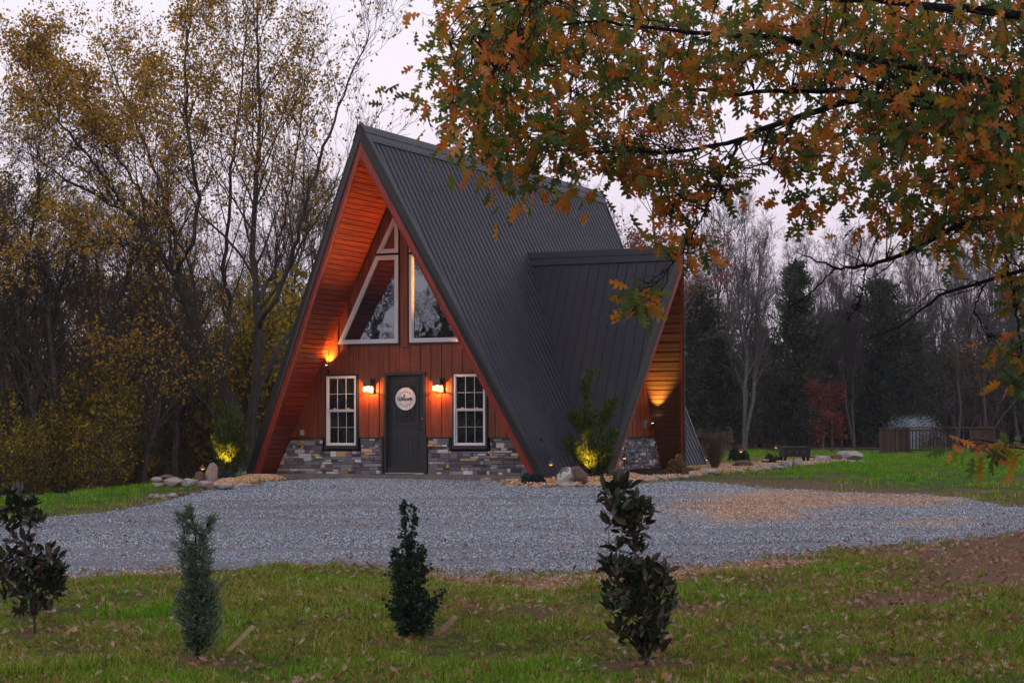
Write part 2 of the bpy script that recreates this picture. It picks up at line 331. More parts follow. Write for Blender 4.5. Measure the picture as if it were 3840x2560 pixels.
# ------------------------------------------------------------------ ground
def axis(c0, c1, st, lim):
    a = list(np.arange(c0, c1, st)); q = st; x = c1
    while x < lim: a.append(x); q *= 1.18; x += q
    q = st; x = c0-st; L = []
    while x > -lim: L.append(x); q *= 1.18; x -= q
    return np.array(L[::-1]+a)
S = axis(-13, 14, .17, 500); D = axis(13, 62, .17, 600)
ss, dd = np.meshgrid(S, D); gx = CX+ss*cy_-dd*sy_; gy = CY+ss*sy_+dd*cy_; gz = hgt(gx, gy)
ni, nj = ss.shape; idx = np.arange(ni*nj).reshape(ni, nj)
Fq = np.stack([idx[:-1, :-1], idx[:-1, 1:], idx[1:, 1:], idx[1:, :-1]], -1).reshape(-1, 4)
me = arr_mesh('ground', np.stack([gx, gy, gz], -1), Fq, True)
def mask(P, x, y, soft=.3, amp=.8, seed=1): return smooth(.5+(sdf(P, x, y)+amp*fbm(x.ravel(), y.ravel(), .9, seed))/soft/2)
def mk_dirt(x, y): return np.maximum.reduce([mask(P_DIRT, x, y, 1.1, 2.4, 3), .85*mask(P_DIRT2, x, y, .8, 1.2, 5), .6*mask(P_DIRT3, x, y, .5, .6, 7)])
def mk_clay(x, y): return np.maximum(mask(P_CLAY, x, y, .35, .8, 9), mask(P_CLAY2, x, y, .2, .3, 11))
PLANTS = [G(*p_)[:2] for p_ in ((132, 2376), (742, 2478), (1550, 2400), (2419, 2494))]
def mk_ring(x, y):
    v = np.zeros(x.size)
    for p_, r_ in zip(PLANTS, (.55, .55, .38, .5)): v = np.maximum(v, smooth(1.3-np.hypot(x.ravel()-p_[0], y.ravel()-p_[1])/r_+.8*fbm(x.ravel(), y.ravel(), 2.2, 77)))
    return np.maximum(v, np.maximum(smooth((fbm(x.ravel(), y.ravel(), .55, 303)-.11)*9), smooth((fbm(x.ravel(), y.ravel(), 1.9, 404)-.15)*8))*.85)
def mk_wood(x, y):
    s = (x-CX)*cy_+(y-CY)*sy_; d = -(x-CX)*sy_+(y-CY)*cy_
    return np.maximum(smooth((d-50)/4)*smooth((-s-4)/2), smooth((d-86)/6)).ravel()
def mk_fresh(x, y): return np.maximum(mask(P_FRESH, x, y, 1.5, 1.5, 13), mask(P_FRESH2, x, y, .8, .6, 15))
def setattr_(me, name, v):
    a = me.attributes.new(name, 'FLOAT', 'POINT'); a.data.foreach_set('value', np.asarray(v, np.float32).ravel())
setattr_(me, 'dirt', np.maximum.reduce([mk_dirt(gx, gy), .8*mk_ring(gx, gy), .95*mk_wood(gx, gy)])); setattr_(me, 'clay', mk_clay(gx, gy)); setattr_(me, 'fresh', mk_fresh(gx, gy))
tag(link('ground', me, m_lawn), 'sloping lawn of autumn grass with bare and leafy patches', kind='structure')
def grav_sd(x, y): return sdf(P_GRAV, x, y)+.55*fbm(x.ravel(), y.ravel(), 1.3, 21)+.45*fbm(x.ravel(), y.ravel(), 4.5, 22)
s2 = np.arange(-15, 19, .13); d2 = np.arange(22, 50, .13); ss, dd = np.meshgrid(s2, d2); gx = CX+ss*cy_-dd*sy_; gy = CY+ss*sy_+dd*cy_
sd = grav_sd(gx, gy).reshape(gx.shape); gz = hgt(gx, gy)+np.clip(sd*.12, -.03, .025)+.012*fbm(gx, gy, 2.5, 4)+.03*fbm(gx, gy, .35, 44)*(sd > .5)
ni, nj = ss.shape; idx = np.arange(ni*nj).reshape(ni, nj)
Fq = np.stack([idx[:-1, :-1], idx[:-1, 1:], idx[1:, 1:], idx[1:, :-1]], -1).reshape(-1, 4)
ok = (sd > -.4).ravel(); Fq = Fq[ok[Fq].all(1)]
me = arr_mesh('gravel_driveway', np.stack([gx, gy, gz], -1), Fq, True)
def mk_clayin(x, y): return np.maximum(mask(P_CLAYIN, x, y, 1.0, 2.2, 31), .8*mask(P_CLAYIN2, x, y, .7, 1., 33))
setattr_(me, 'clay', mk_clayin(gx, gy)*.8)
tag(link('gravel_driveway', me, m_grav), 'blue grey gravel parking area in front of the house', kind='structure')
def GZ(x, y): return H1(x, y)+float(np.clip(grav_sd(np.array([x]), np.array([y]))[0]*.12, -.0, .025))

# ------------------------------------------------------------------ scattering by geometry nodes (ground cover only)
def scatter(name, P, rot, scl, tint, templates, label):
    me = bpy.data.meshes.new(name); P = np.asarray(P, np.float32); me.vertices.add(len(P)); me.vertices.foreach_set('co', P.ravel())
    a = me.attributes.new('rot', 'FLOAT_VECTOR', 'POINT'); a.data.foreach_set('vector', np.asarray(rot, np.float32).ravel())
    setattr_(me, 'scl', scl); setattr_(me, 'tint', tint)
    a = me.attributes.new('pick', 'INT', 'POINT'); a.data.foreach_set('value', np.random.RandomState(5).randint(0, len(templates), len(P)).astype(np.int32))
    c = bpy.data.collections.new(name+'_pieces')
    for t in templates: c.objects.link(t)
    o = link(name, me); tag(o, label, kind='stuff')
    ng = bpy.data.node_groups.new(name, 'GeometryNodeTree'); ng.interface.new_socket('Geometry', in_out='INPUT', socket_type='NodeSocketGeometry'); ng.interface.new_socket('Geometry', in_out='OUTPUT', socket_type='NodeSocketGeometry')
    N = ng.nodes; i = N.new('NodeGroupInput'); q = N.new('NodeGroupOutput'); ip = N.new('GeometryNodeInstanceOnPoints'); ci = N.new('GeometryNodeCollectionInfo')
    ci.inputs[0].default_value = c; ci.inputs['Separate Children'].default_value = True; ci.inputs['Reset Children'].default_value = True
    def at(nm, ty):
        x = N.new('GeometryNodeInputNamedAttribute'); x.data_type = ty; x.inputs[0].default_value = nm; return x.outputs[0]
    ng.links.new(i.outputs[0], ip.inputs['Points']); ng.links.new(ci.outputs[0], ip.inputs['Instance']); ip.inputs['Pick Instance'].default_value = True
    ng.links.new(at('pick', 'INT'), ip.inputs['Instance Index']); ng.links.new(at('rot', 'FLOAT_VECTOR'), ip.inputs['Rotation']); ng.links.new(at('scl', 'FLOAT'), ip.inputs['Scale'])
    ng.links.new(ip.outputs[0], q.inputs[0]); md = o.modifiers.new('scatter', 'NODES'); md.node_group = ng
    return o
def tobj(name, me, mat):
    me.materials.append(mat); return bpy.data.objects.new(name, me)
ICO = None
def ico(sub=1):
    import bmesh
    bm = bmesh.new(); bmesh.ops.create_icosphere(bm, subdivisions=sub, radius=1); V = np.array([v.co[:] for v in bm.verts]); Fc = np.array([[v.index for v in f.verts] for f in bm.faces]); bm.free(); return V, Fc
def tuft(seed, n, h, r, wd):
    R = np.random.RandomState(seed); V = []; Fc = []
    for i in range(n):
        a, q, b = R.rand()*2*PI, r*math.sqrt(R.rand()), R.rand()*2*PI; hh = h*(.4+.8*R.rand()); ln = hh*(.25+.8*R.rand()); L = np.array([math.cos(b), math.sin(b), 0]); S_ = np.array([-L[1], L[0], 0])*wd*(.6+.8*R.rand())
        p = np.array([q*math.cos(a), q*math.sin(a), 0]); k = len(V); m = p+L*ln*.3+np.array([0, 0, hh*.65]); t = p+L*ln+np.array([0, 0, hh])
        V += [p-S_, p+S_, m-S_*.8, m+S_*.8, t]; Fc += [(k, k+1, k+3), (k, k+3, k+2), (k+2, k+3, k+4)]
    return arr_mesh('grass_tuft', V, Fc)
def spread(n, s0, s1, d0, d1, seed, fan=True):
    R = np.random.RandomState(seed); d = np.sqrt(R.rand(n)*(d1*d1-d0*d0)+d0*d0); s = (R.rand(n)*(s1-s0)+s0)*(d if fan else 1)
    return CX+s*cy_-d*sy_, CY+s*sy_+d*cy_, R
def keep(m, *a): return [q[m] for q in a]
# grass
def grass(name, n, s0, s1, d0, d1, seed, tpl, smin, smax, label, hole=None):
    x, y, R = spread(n, s0, s1, d0, d1, seed)
    bare = np.maximum.reduce([mk_dirt(x, y)*.96, mk_clay(x, y)*.93, mk_ring(x, y)*.9]); ok = (grav_sd(x, y) < .08) & (R.rand(n) > bare) & (fbm(x, y, .8, 8)+.62 > R.rand(n)*.75)
    if hole is not None: ok &= ~hole(x, y)
    x, y = keep(ok, x, y); n = len(x); z = hgt(x, y)-.005
    fre = mk_fresh(x, y); t = np.clip(fre*.85+.10+2.4*fbm(x, y, .9, 51)+.4*(R.rand(n)-.5), 0, 1)
    rot = np.stack([R.randn(n)*.15, R.randn(n)*.15, R.rand(n)*2*PI], -1)
    sc = (smin+(smax-smin)*R.rand(n))*(1+2.2*fbm(x, y, 1.3, 61))
    return scatter(name, np.stack([x, y, z], -1), rot, sc, t, tpl, label)
XL, YL = G(1000, 1800)[:2]
def in_house(x, y): return (np.abs(x) < 4.6) & (y > -1.2) & (y < 12.5)
T1 = [tobj('tuft', tuft(i, 22, .055, .075, .0023), m_grass) for i in range(4)]
grass('lawn_grass', 60000, -.30, .30, 13.0, 28, 1, T1, .7, 1.25, 'rough lawn grass in front of the gravel')
T2 = [tobj('tuft', tuft(i+9, 16, .085, .14, .005), m_grass) for i in range(3)]
grass('far_lawn_grass', 42000, -.30, .30, 28, 84, 2, T2, .6, 1.05, 'green mown grass beside and beyond the house', in_house)
T3 = [tobj('tuft', tuft(i+30, 30, .13, .05, .0032), m_grass) for i in range(3)]
grass('tall_grass_clumps', 900, -.30, .30, 13.0, 27, 7, T3, .6, 1.2, 'taller clumps of coarse grass in the near lawn')
# gravel stones
IV, IF = ico(1)
def stone_t(seed, fl=.6):
    R = np.random.RandomState(seed); V = IV*(1+.35*(R.rand(len(IV), 1)-.5)); V = V*np.array([1, .75, fl]); return tobj('pebble', arr_mesh('pebble', V, IF), m_stones)
TS = [stone_t(i) for i in range(4)]
x, y, R = spread(400000, -.29, .30, 22.5, 44, 3); sd = grav_sd(x, y)
ok = (sd > -.05+.5*(R.rand(len(x))**5)*-1) & ~((y > -1.05) & (np.abs(x) < 3.9)) & (fbm(((x-CX)*cy_+(y-CY)*sy_), (-(x-CX)*sy_+(y-CY)*cy_)*3.2, .16, 71)*1.5+.48+.5*smooth((30-np.hypot(x-CX, y-CY))/6) > R.rand(len(x))*.7)
x, y, sd = keep(ok, x, y, sd); n = len(x)
ti = (mk_clayin(x, y)*.95 > R.rand(n)).astype(float); ti = np.where(R.rand(n) < .03, .7, ti)
sT = (x-CX)*cy_+(y-CY)*sy_; dT = -(x-CX)*sy_+(y-CY)*cy_
trk = np.zeros(len(x))
for d0_, a_, c_ in ((26.2, .05, .006), (27.9, .05, .006), (30.6, -.10, .004), (32.3, -.10, .004), (35.2, .02, -.01), (36.8, .02, -.01)): trk = np.maximum(trk, smooth(1.3-np.abs(dT-(d0_+a_*sT+c_*sT**2+.5*fbm(sT, dT*0, .25, 17)))/.34))
ok = R.rand(len(x)) > trk*.93; x, y, sd, ti = keep(ok, x, y, sd, ti); n = len(x)
scatter('gravel_stones', np.stack([x, y, hgt(x, y)+np.clip(sd*.12, 0, .025)+.004], -1), R.rand(n, 3)*2*PI, .0075+.012*R.rand(n)**2, ti, TS, 'crushed blue grey stone covering the driveway')
x, y, R = spread(26000, -.27, .27, 20, 30, 4); mk = mk_clay(x, y); ok = (mk > R.rand(len(x))) & (grav_sd(x, y) < .15); x, y = keep(ok, x, y); n = len(x)
scatter('orange_chippings', np.stack([x, y, hgt(x, y)+.005], -1), R.rand(n, 3)*2*PI, .010+.016*R.rand(n)**2, np.where(R.rand(n) < .8, 1., 0.), TS, 'orange stone chippings spilt along the driveway edge')

# ================================================================== HOUSE
HH, WW, RA, RB, LT, LB = 7.223, 3.503, 2.031, .702, 11.712, 9.895
NRM = math.hypot(HH, WW)
house = thing('a_frame_house', 'A-frame cabin with dark ribbed metal roof, red wood front and stone base', 'house', (0, 0, 0))
# plinth + pad
MB().b2((-3.9, -1.05, -.6), (3.35, .15, -.028)).b2((-3.3, .15, -.6), (3.3, 9.7, -.03)).build('concrete_pad', m_concrete, house)
MB().b2((-3.28, .02, -.03), (3.28, 9.6, .12)).build('plinth', m_conc2, house)
def rake(t, k, y=None):            # point on the front rake, k: 0 outer edge .. 1 inner edge
    return np.array([(WW-.30*k)*t, -RA+(RA-RB)*t, (HH-.62*k)*(1-t)-.02*t])
def backr(t, k): return np.array([(WW-.30*k)*t, LT-(LT-LB)*t, (HH-.62*k)*(1-t)-.02*t])
def mirx(p): return np.array([-p[0], p[1], p[2]])
roof = MB()
for sg in (1, -1):                 # the roof body under the metal
    f = (lambda p: p) if sg > 0 else mirx
    a = [f(rake(0, .08)), f(rake(1, .08)), f(rake(1, .93)), f(rake(0, .93))]; b = [f(backr(0, .08)), f(backr(1, .08)), f(backr(1, .93)), f(backr(0, .93))]
    a = [p+np.array([0, .03, 0]) for p in a]; b = [p-np.array([0, .03, 0]) for p in b]
    roof.add(a+b, [(0, 1, 2, 3), (7, 6, 5, 4), (0, 4, 5, 1), (1, 5, 6, 2), (2, 6, 7, 3), (3, 7, 4, 0)])
roof = roof.build('roof', m_trim, house)
def profile(y0, y1, sp, h, w1=.018, w2=.030):     # rib profile along the ridge direction
    P = []; y = y0
    n = int(round((y1-y0)/sp))
    for i in range(n):
        c = y0+sp*(i+.5); P += [(c-sp/2+.0005, 0), (c-w2, 0), (c-w1, h), (c+w1, h), (c+w2, 0)]
    return P+[(y1, 0)]
def roof_side(sg, mat):
    y0, sp = -RA-.0, .2286
    npan = int((LT+RA)/.9144)+1
    for i in range(npan):
        a = -RA+.9144*i; b = min(a+.9144, LT+.02)
        if b-a < .05: continue
        pr = profile(a, b, min(sp, (b-a)), .022)
        V = []; Fc = []
        lines = []
        for y, h in pr:
            t0, t1 = 0.0, 1.012
            if y < -RB: t1 = min(t1, max(0.0, (y+RA)/(RA-RB)))
            if y > LB: t1 = min(t1, max(0.0, (LT-y)/(LT-LB)))
            lines.append((y, h, t0, t1))
        for y, h, t0, t1 in lines:
            for t in (t0, t1):
                V.append((sg*(WW*t+h*HH/NRM), y, HH*(1-t)-.02*t+h*WW/NRM))
        for j in range(len(lines)-1):
            q = (2*j, 2*j+1, 2*j+3, 2*j+2); Fc.append(q if sg < 0 else q[::-1])
        MB().add(V, Fc).build('roof_panel', mat, roof)
roof_side(1, m_roof); roof_side(-1, m_roof)
# corners of the front edge
for sg in (1, -1):
    f = (lambda p: p) if sg > 0 else mirx
    def band(k0, k1, y0, y1, nm, mat, side=rake):
        P = [f(side(-.0, k0)), f(side(1, k0)), f(side(1, k1)), f(side(-.0, k1))]
        if sg < 0: P = P[::-1]
        return MB().prism([p+np.array([0, y0, 0]) for p in P], (0, y1-y0, 0)).build(nm, mat, roof)
    band(-.10, .50, -.035, .05, 'rake_trim', m_trim); band(.47, 1.0, -.012, .045, 'fascia_board', m_fasc)
    band(-.10, 1.0, -.05, .04, 'rake_trim', m_trim, backr)
    # top flange of the rake trim lying over the metal
    A_, B_ = rake(0, -.10), rake(1, -.10); C_, D_ = rake(1, -.10)+np.array([0, .13, 0]), rake(0, -.10)+np.array([0, .13, 0])
    MB().prism([f(p) for p in ([A_, B_, C_, D_] if sg > 0 else [A_, B_, C_, D_][::-1])], (sg*.004, 0, .004)).build('trim_flange', m_roof, roof)
# ridge cap: two folded flanges
for sg in (1, -1):
    def cp(t, h, y): return np.array([sg*(WW*t+h*HH/NRM), y, HH*(1-t)+h*WW/NRM])
    for t0, t1, h, nm in ((0, .022, .045, 'ridge_cap'), (.022, .046, .033, 'ridge_cap')):
        ya = lambda t: -RA+(RA-RB)*t-.04; yb = lambda t: LT-(LT-LB)*t+.03
        MB().add([cp(t0, h, ya(t0)), cp(t1, h, ya(t1)), cp(t1, h, yb(t1)), cp(t0, h, yb(t0)), cp(t1, h-.02, ya(t1)), cp(t1, h-.02, yb(t1))], [(0, 1, 2, 3), (1, 4, 5, 2)]).build(nm, m_roof, roof)
    sc = MB()
    for i in range(int((LT+RA)/.2286)):
        c = cp(.040, .036, -RA+.2+.2286*i); sc.box(c, (.018, .018, .012))
    o = sc.build('roof_screw', m_blk, roof); o['kind'] = 'stuff'
# inner planes
WI, HI = WW-.30, HH-.62
def xin(z): return max(0.0, WI*(1-z/HI))
# soffit boards (tongue and groove, each its own)
soff = MB()
for sg in (1, -1):
    V = [(sg*WI*t*1.0, y, HI*(1-t)) for t, y in ((0, -RA+.03), (1, -RB+.03), (1, .06), (0, .06))]
    soff.add([(p[0]*1.006+sg*.01, p[1], p[2]*1.004) for p in V], [(0, 1, 2, 3)])
soff = soff.build('soffit', m_conc2, house)
NS = 64
for sg in (-1, 1):
    for i in range(NS):
        t0, t1 = i/NS+.0006, (i+1)/NS-.0014
        ya, yb = -RA+(RA-RB)*t0+.03, -RA+(RA-RB)*t1+.03
        hs = .012; n = np.array([-sg*HI, 0, -WI])/math.hypot(HI, WI)
        P = [np.array([sg*WI*t0, ya, HI*(1-t0)]), np.array([sg*WI*t1, yb, HI*(1-t1)]), np.array([sg*WI*t1, .02, HI*(1-t1)]), np.array([sg*WI*t0, .02, HI*(1-t0)])]
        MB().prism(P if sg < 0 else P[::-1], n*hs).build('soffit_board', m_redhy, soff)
# ------------------------------------------------------------------ front wall
wall = MB().prism([(-WI, .14, 0), (WI, .14, 0), (0, .14, HI)], (0, .10, 0)).build('front_wall', m_dark, house)
LZ = .7626
OPN = [(-1.955, -1.13, .50, 2.14), (1.13, 1.955, .50, 2.14), (-.50, .50, -.1, 2.16)]
def boards(x0, x1, xl, z0, zt, openings, place, parent, mat):
    """vertical boards between x0..x1; zt(x) gives the top; place maps (x, z, out) to the world"""
    n = int(round((x1-x0)/xl)); ed = [x0+(x1-x0)*i/n for i in range(n+1)]
    for i in range(n):
        a, b = ed[i]+.004, ed[i+1]-.004; sp = sorted({a, b}|{e for o in openings for e in (o[0], o[1]) if a < e < b})
        for p, q in zip(sp[:-1], sp[1:]):
            if q-p < .012: continue
            m = (p+q)/2; segs = [(z0, None)]
            for o in openings:
                if o[0] < m < o[1]:
                    segs = [s for s in ([(z0, o[2]), (o[3], None)] if o[2] > z0 else [(o[3], None)])]
            for za, zb in segs:
                tp, tq = (zt(p), zt(q)) if zb is None else (zb, zb)
                if max(tp, tq)-za < .02: continue
                tp, tq = max(tp, za), max(tq, za)
                F4 = [place(p, za, 0), place(q, za, 0), place(q, tq, 0), place(p, tp, 0)]; O4 = [place(p, za, .022), place(q, za, .022), place(q, tq, .022), place(p, tp, .022)]
                mb = MB().add(O4+F4, [(0, 1, 2, 3), (4, 7, 6, 5), (0, 4, 5, 1), (1, 5, 6, 2), (2, 6, 7, 3), (3, 7, 4, 0)]); mb.build('siding_board', mat, parent)
        e = ed[i+1]
        if i < n-1:                    # raised batten left of every joint
            inop = [o for o in openings if o[0]-.02 < e-.02 < o[1]+.02]; za = z0; segs = [(z0, zt(e))]
            if inop: o = inop[0]; segs = [(z0, o[2]), (o[3], zt(e))] if o[2] > z0 else [(o[3], zt(e))]
            for za, zb in segs:
                if zb-za < .05: continue
                pa = [place(e-.045, za, .020), place(e-.002, za, .020), place(e-.002, zb-.02, .020), place(e-.045, zb-.02, .020)]; pb = [place(e-.043, za, .036), place(e-.004, za, .036), place(e-.004, zb-.02, .036), place(e-.043, zb-.02, .036)]
                MB().add(pb+pa, [(0, 1, 2, 3), (0, 4, 5, 1), (1, 5, 6, 2), (2, 6, 7, 3), (3, 7, 4, 0)]).build('batten', mat, parent)
boards(-3.125, 3.125, .25, LZ, lambda x: HI*(1-abs(x)/WI)-.01, OPN, lambda x, z, o: (x, .015-o, z), wall, m_red)
# ledge over the stone
stone_wall = MB()
for a, b in ((-WI+.02, -2.02), (-1.09, -.55), (.55, 1.09), (2.02, WI-.02)): stone_wall.b2((a, .0, -.03), (b, .03, LZ-.02))
stone_wall.b2((-2.0, 0, -.03), (-1.1, .03, .46)); stone_wall.b2((1.1, 0, -.03), (2.0, .03, .46))
stone_wall = stone_wall.build('stone_veneer', m_dark, house)
for a, b in ((-2.84, -2.02), (-1.05, -.565), (.565, 1.05), (2.02, 2.84)):
    MB().b2((a, -.065, LZ-.028), (b, .02, LZ)).build('stone_ledge', m_trim, stone_wall)
SR = random.Random(4)
def stones(x0, x1, z0, z1, lim, place, parent, cap):
    """irregular ledge-stone courses; lim(z) -> (xmin, xmax) allowed; holes are rectangles"""
    z = z0; n = 0; out = []
    while z < z1-.02:
        h = SR.choice((.035, .05, .06, .08, .095, .11)); h = min(h, z1-z)
        if z1-(z+h) < .03: h = z1-z
        x = x0-SR.random()*.2
        while x < x1:
            L = SR.choice((.09, .12, .18, .24, .30, .38)) * (.8+.4*SR.random()); parts = [(x, x+L, z, z+h)]
            if h > .085 and SR.random() < .6:
                q = SR.uniform(.35, .65)*h; m2 = x+L*SR.uniform(.3, .7); parts = [(x, x+L, z, z+q), (x, m2, z+q, z+h), (m2, x+L, z+q, z+h)]
            for a, b, c, d in parts: out.append((a+.002, b-.002, c+.002, d-.002))
            x += L
        z += h
    for a, b, c, d in out:
        la, lb = lim(c), lim(d); xa0, xb0 = max(a, la[0]), min(b, la[1]); xa1, xb1 = max(a, lb[0]), min(b, lb[1])
        if xb0-xa0 < .015 or xb1-xa1 < .0: continue
        xa1, xb1 = min(xa1, xb1), max(xa1, xb1); w_ = b-a; r = SR.random()
        if w_ < .2: mat = m_st[SR.choices(range(8), (3, 2.5, 3, 2, 2.2, 2.0, 2.2, .8))[0]]
        else: mat = m_st[SR.choices(range(8), (6, 5, 3, 4, 1.3, .8, .7, .5))[0]]
        pr = .022+.040*SR.random(); j = lambda: SR.uniform(-.003, .003); e = .006
        Fr = [place(xa0+e, c+e+j(), pr+j()), place(xb0-e, c+e+j(), pr+j()), place(xb1-e, d-e+j(), pr+j()), place(xa1+e, d-e+j(), pr+j())]
        Md = [place(xa0, c, pr-.008), place(xb0, c, pr-.008), place(xb1, d, pr-.008), place(xa1, d, pr-.008)]; Bk = [place(xa0, c, 0), place(xb0, c, 0), place(xb1, d, 0), place(xa1, d, 0)]
        mb = MB().add(Fr+Md+Bk, [(0, 1, 2, 3)]+[(q+i, q+4+i, q+4+(i+1) % 4, q+(i+1) % 4) for q in (0, 4) for i in range(4)])
        mb.build('stone', mat, parent); n += 1
    return n
pl = lambda x, z, o: (x, -o, z)
stones(-WI, -2.02, -.03, LZ-.03, lambda z: (-xin(z+.03)+.02, -2.02), pl, stone_wall, 0)
stones(-2.02, -1.06, -.03, .46, lambda z: (-2.02, -1.06), pl, stone_wall, 0)
stones(-1.06, -.56, -.03, LZ-.03, lambda z: (-1.06, -.56), pl, stone_wall, 0)
stones(.56, 1.06, -.03, LZ-.03, lambda z: (.56, 1.06), pl, stone_wall, 0)
stones(1.06, 2.02, -.03, .46, lambda z: (1.06, 2.02), pl, stone_wall, 0)
stones(2.02, WI, -.03, LZ-.03, lambda z: (2.02, xin(z+.03)-.02), pl, stone_wall, 0)
# ------------------------------------------------------------------ windows
def frame_poly(P, w, y0, y1, name, mat, parent):      # mitred frame along a convex polygon in the XZ plane (counter-clockwise), width w inwards
    n = len(P); P = [np.array(p, float) for p in P]; I = []
    for i in range(n):
        a, b, c = P[i-1], P[i], P[(i+1) % n]; e1 = (b-a)/np.linalg.norm(b-a); e2 = (c-b)/np.linalg.norm(c-b); n1 = np.array([-e1[1], e1[0]]); n2 = np.array([-e2[1], e2[0]])
        m = n1+n2; m = m/np.linalg.norm(m); I.append(b+m*w/max(.25, m@n1))
    V = [(p[0], y0, p[1]) for p in P]+[(p[0], y0, p[1]) for p in I]+[(p[0], y1, p[1]) for p in P]+[(p[0], y1, p[1]) for p in I]; Fc = []
    for i in range(n):
        j = (i+1) % n; Fc += [(i, j, n+j, n+i), (2*n+j, 2*n+i, 3*n+i, 3*n+j), (i, 2*n+i, 2*n+j, j), (n+i, n+j, 3*n+j, 3*n+i)]
    MB().add(V, Fc).build(name, mat, parent); return I
def sash_window(x0, x1, z0, z1):
    g = MB(); W_ = frame_part = None
    t = .048
    win = MB().b2((x0-.045, -.052, z1), (x1+.045, -.0, z1+.045)).b2((x0-.045, -.058, z0-.075), (x1+.045, 0, z0)).b2((x0-.045, -.048, z0), (x0, 0, z1)).b2((x1, -.048, z0), (x1+.045, 0, z1)).build('window', m_trim, house)
    I = frame_poly([(x0, z0), (x1, z0), (x1, z1), (x0, z1)], .029, -.044, .06, 'window_frame', m_white, win)
    a, b, c, d = x0+.029, x1-.029, z0+.029, z1-.029; mz = z0+(z1-z0)*.513
    frame_poly([(a, mz-.016), (b, mz-.016), (b, d), (a, d)], .024, -.030, .03, 'upper_sash', m_white, win)
    frame_poly([(a+.004, c), (b-.004, c), (b-.004, mz-.018), (a+.004, mz-.018)], .027, -.016, .05, 'lower_sash', m_white, win)
    for lo, hi, y, ins in ((mz+.006, d-.022, -.004, .022), (c+.025, mz-.043, .018, .028)):
        MB().b2((a+ins, y, lo), (b-ins, y+.004, hi)).build('pane', m_glass, win)
        for k in (1, 2): xx = a+ins+(b-a-2*ins)*k/3; MB().b2((xx-.005, y-.010, lo), (xx+.005, y-.002, hi)).build('muntin', m_muntin if y > 0 else m_white, win)
        zz = (lo+hi)/2
        for k in range(3): xa = a+ins+(b-a-2*ins)*k/3+.005; xb = a+ins+(b-a-2*ins)*(k+1)/3-.005; MB().b2((xa, y-.009, zz-.005), (xb, y-.003, zz+.005)).build('muntin', m_muntin if y > 0 else m_white, win)
    for k in (.25, .75): xx = a+(b-a)*k; MB().b2((xx-.028, -.034, mz+.014), (xx+.028, -.012, mz+.026)).box((xx, -.03, mz+.030), (.03, .012, .012)).build('sash_lock', m_white, win)
sash_window(-1.9096, -1.1757, .5854, 2.0962); sash_window(1.1757, 1.9096, .5854, 2.0962)
def gable_window(P):
    P = [p for p in P]
    win = None
    if sum((P[i][0]*P[(i+1) % len(P)][1]-P[(i+1) % len(P)][0]*P[i][1]) for i in range(len(P))) < 0: P = P[::-1]
    c = np.mean(P, axis=0); n = len(P)
    Q = [np.array(p)+ (np.array(p)-c)/np.linalg.norm(np.array(p)-c)*.055 for p in P]
    V = [(p[0], -.046, p[1]) for p in Q]+[(p[0], -.0, p[1]) for p in Q]
    win = MB(); win.add([(p[0], -.040, p[1]) for p in Q]+[(p[0], -.005, p[1]) for p in Q], [(i, (i+1) % n, n+(i+1) % n, n+i) for i in range(n)]+[tuple(range(n, 2*n))])
    win = win.build('gable_window', m_trim, house)
    frame_poly(Q, .05, -.040, -.01, 'window_trim', m_trim, win)
    I = frame_poly(P, .062, -.070, -.012, 'window_frame', m_white, win)
    I2 = frame_poly(I, .030, -.048, -.012, 'sash', m_white, win)
    MB().prism([(p[0], -.022, p[1]) for p in I2], (0, .004, 0)).build('pane', m_glass, win)
for s in (-1, 1):
    gable_window([(s*.1377, 2.79), (s*1.6145, 2.79), (s*.6729, 4.686), (s*.1377, 4.686)])
    gable_window([(s*.1377, 4.735), (s*.66, 4.735), (s*.1377, 5.72)])
MB().b2((-.085, -.05, 2.70), (.085, .0, 5.9)).build('centre_mullion', m_red, wall)
# ------------------------------------------------------------------ door
door = MB().b2((-.50, -.048, -.02), (-.445, .10, 2.16)).b2((.445, -.048, -.02), (.50, .10, 2.16)).b2((-.445, -.048, 2.10), (.445, .10, 2.16))
door = door.build('front_door', m_trim, house)
MB().b2((-.545, -.078, -.03), (-.502, .01, LZ+.01)).b2((.502, -.078, -.03), (.545, .01, LZ+.01)).build('door_casing', m_trim, door)
dy = .085
MB().b2((-.445, dy, .0), (.445, dy+.045, 2.10)).build('door_leaf', m_door, door)
frame_poly([(-.29, 1.02), (.29, 1.02), (.29, 1.98), (-.29, 1.98)], .035, dy-.022, dy+.01, 'lite_frame', m_door, door)
MB().b2((-.257, dy-.006, 1.053), (.257, dy+.002, 1.947)).build('pane', plain('door_glass', (.028, .033, .030), .25, bmp=.1), door)
frame_poly([(-.26, .30), (.26, .30), (.26, .82), (-.26, .82)], .03, dy-.014, dy+.01, 'lower_panel_moulding', m_door, door)
for k in range(5):
    a = -.228+k*.0915; MB().b2((a+.003, dy-.008, .332), (a+.0885, dy+.0, .788)).build('panel_board', m_door, door)
def curl(cx, cz, r, a0, a1, turns=1., k=14, grow=.75):
    return [(cx+r*(1-grow*i/k)*math.cos(a0+(a1-a0)*i/k), dy-.014, cz+r*(1-grow*i/k)*math.sin(a0+(a1-a0)*i/k)) for i in range(k+1)]
gr = MB()
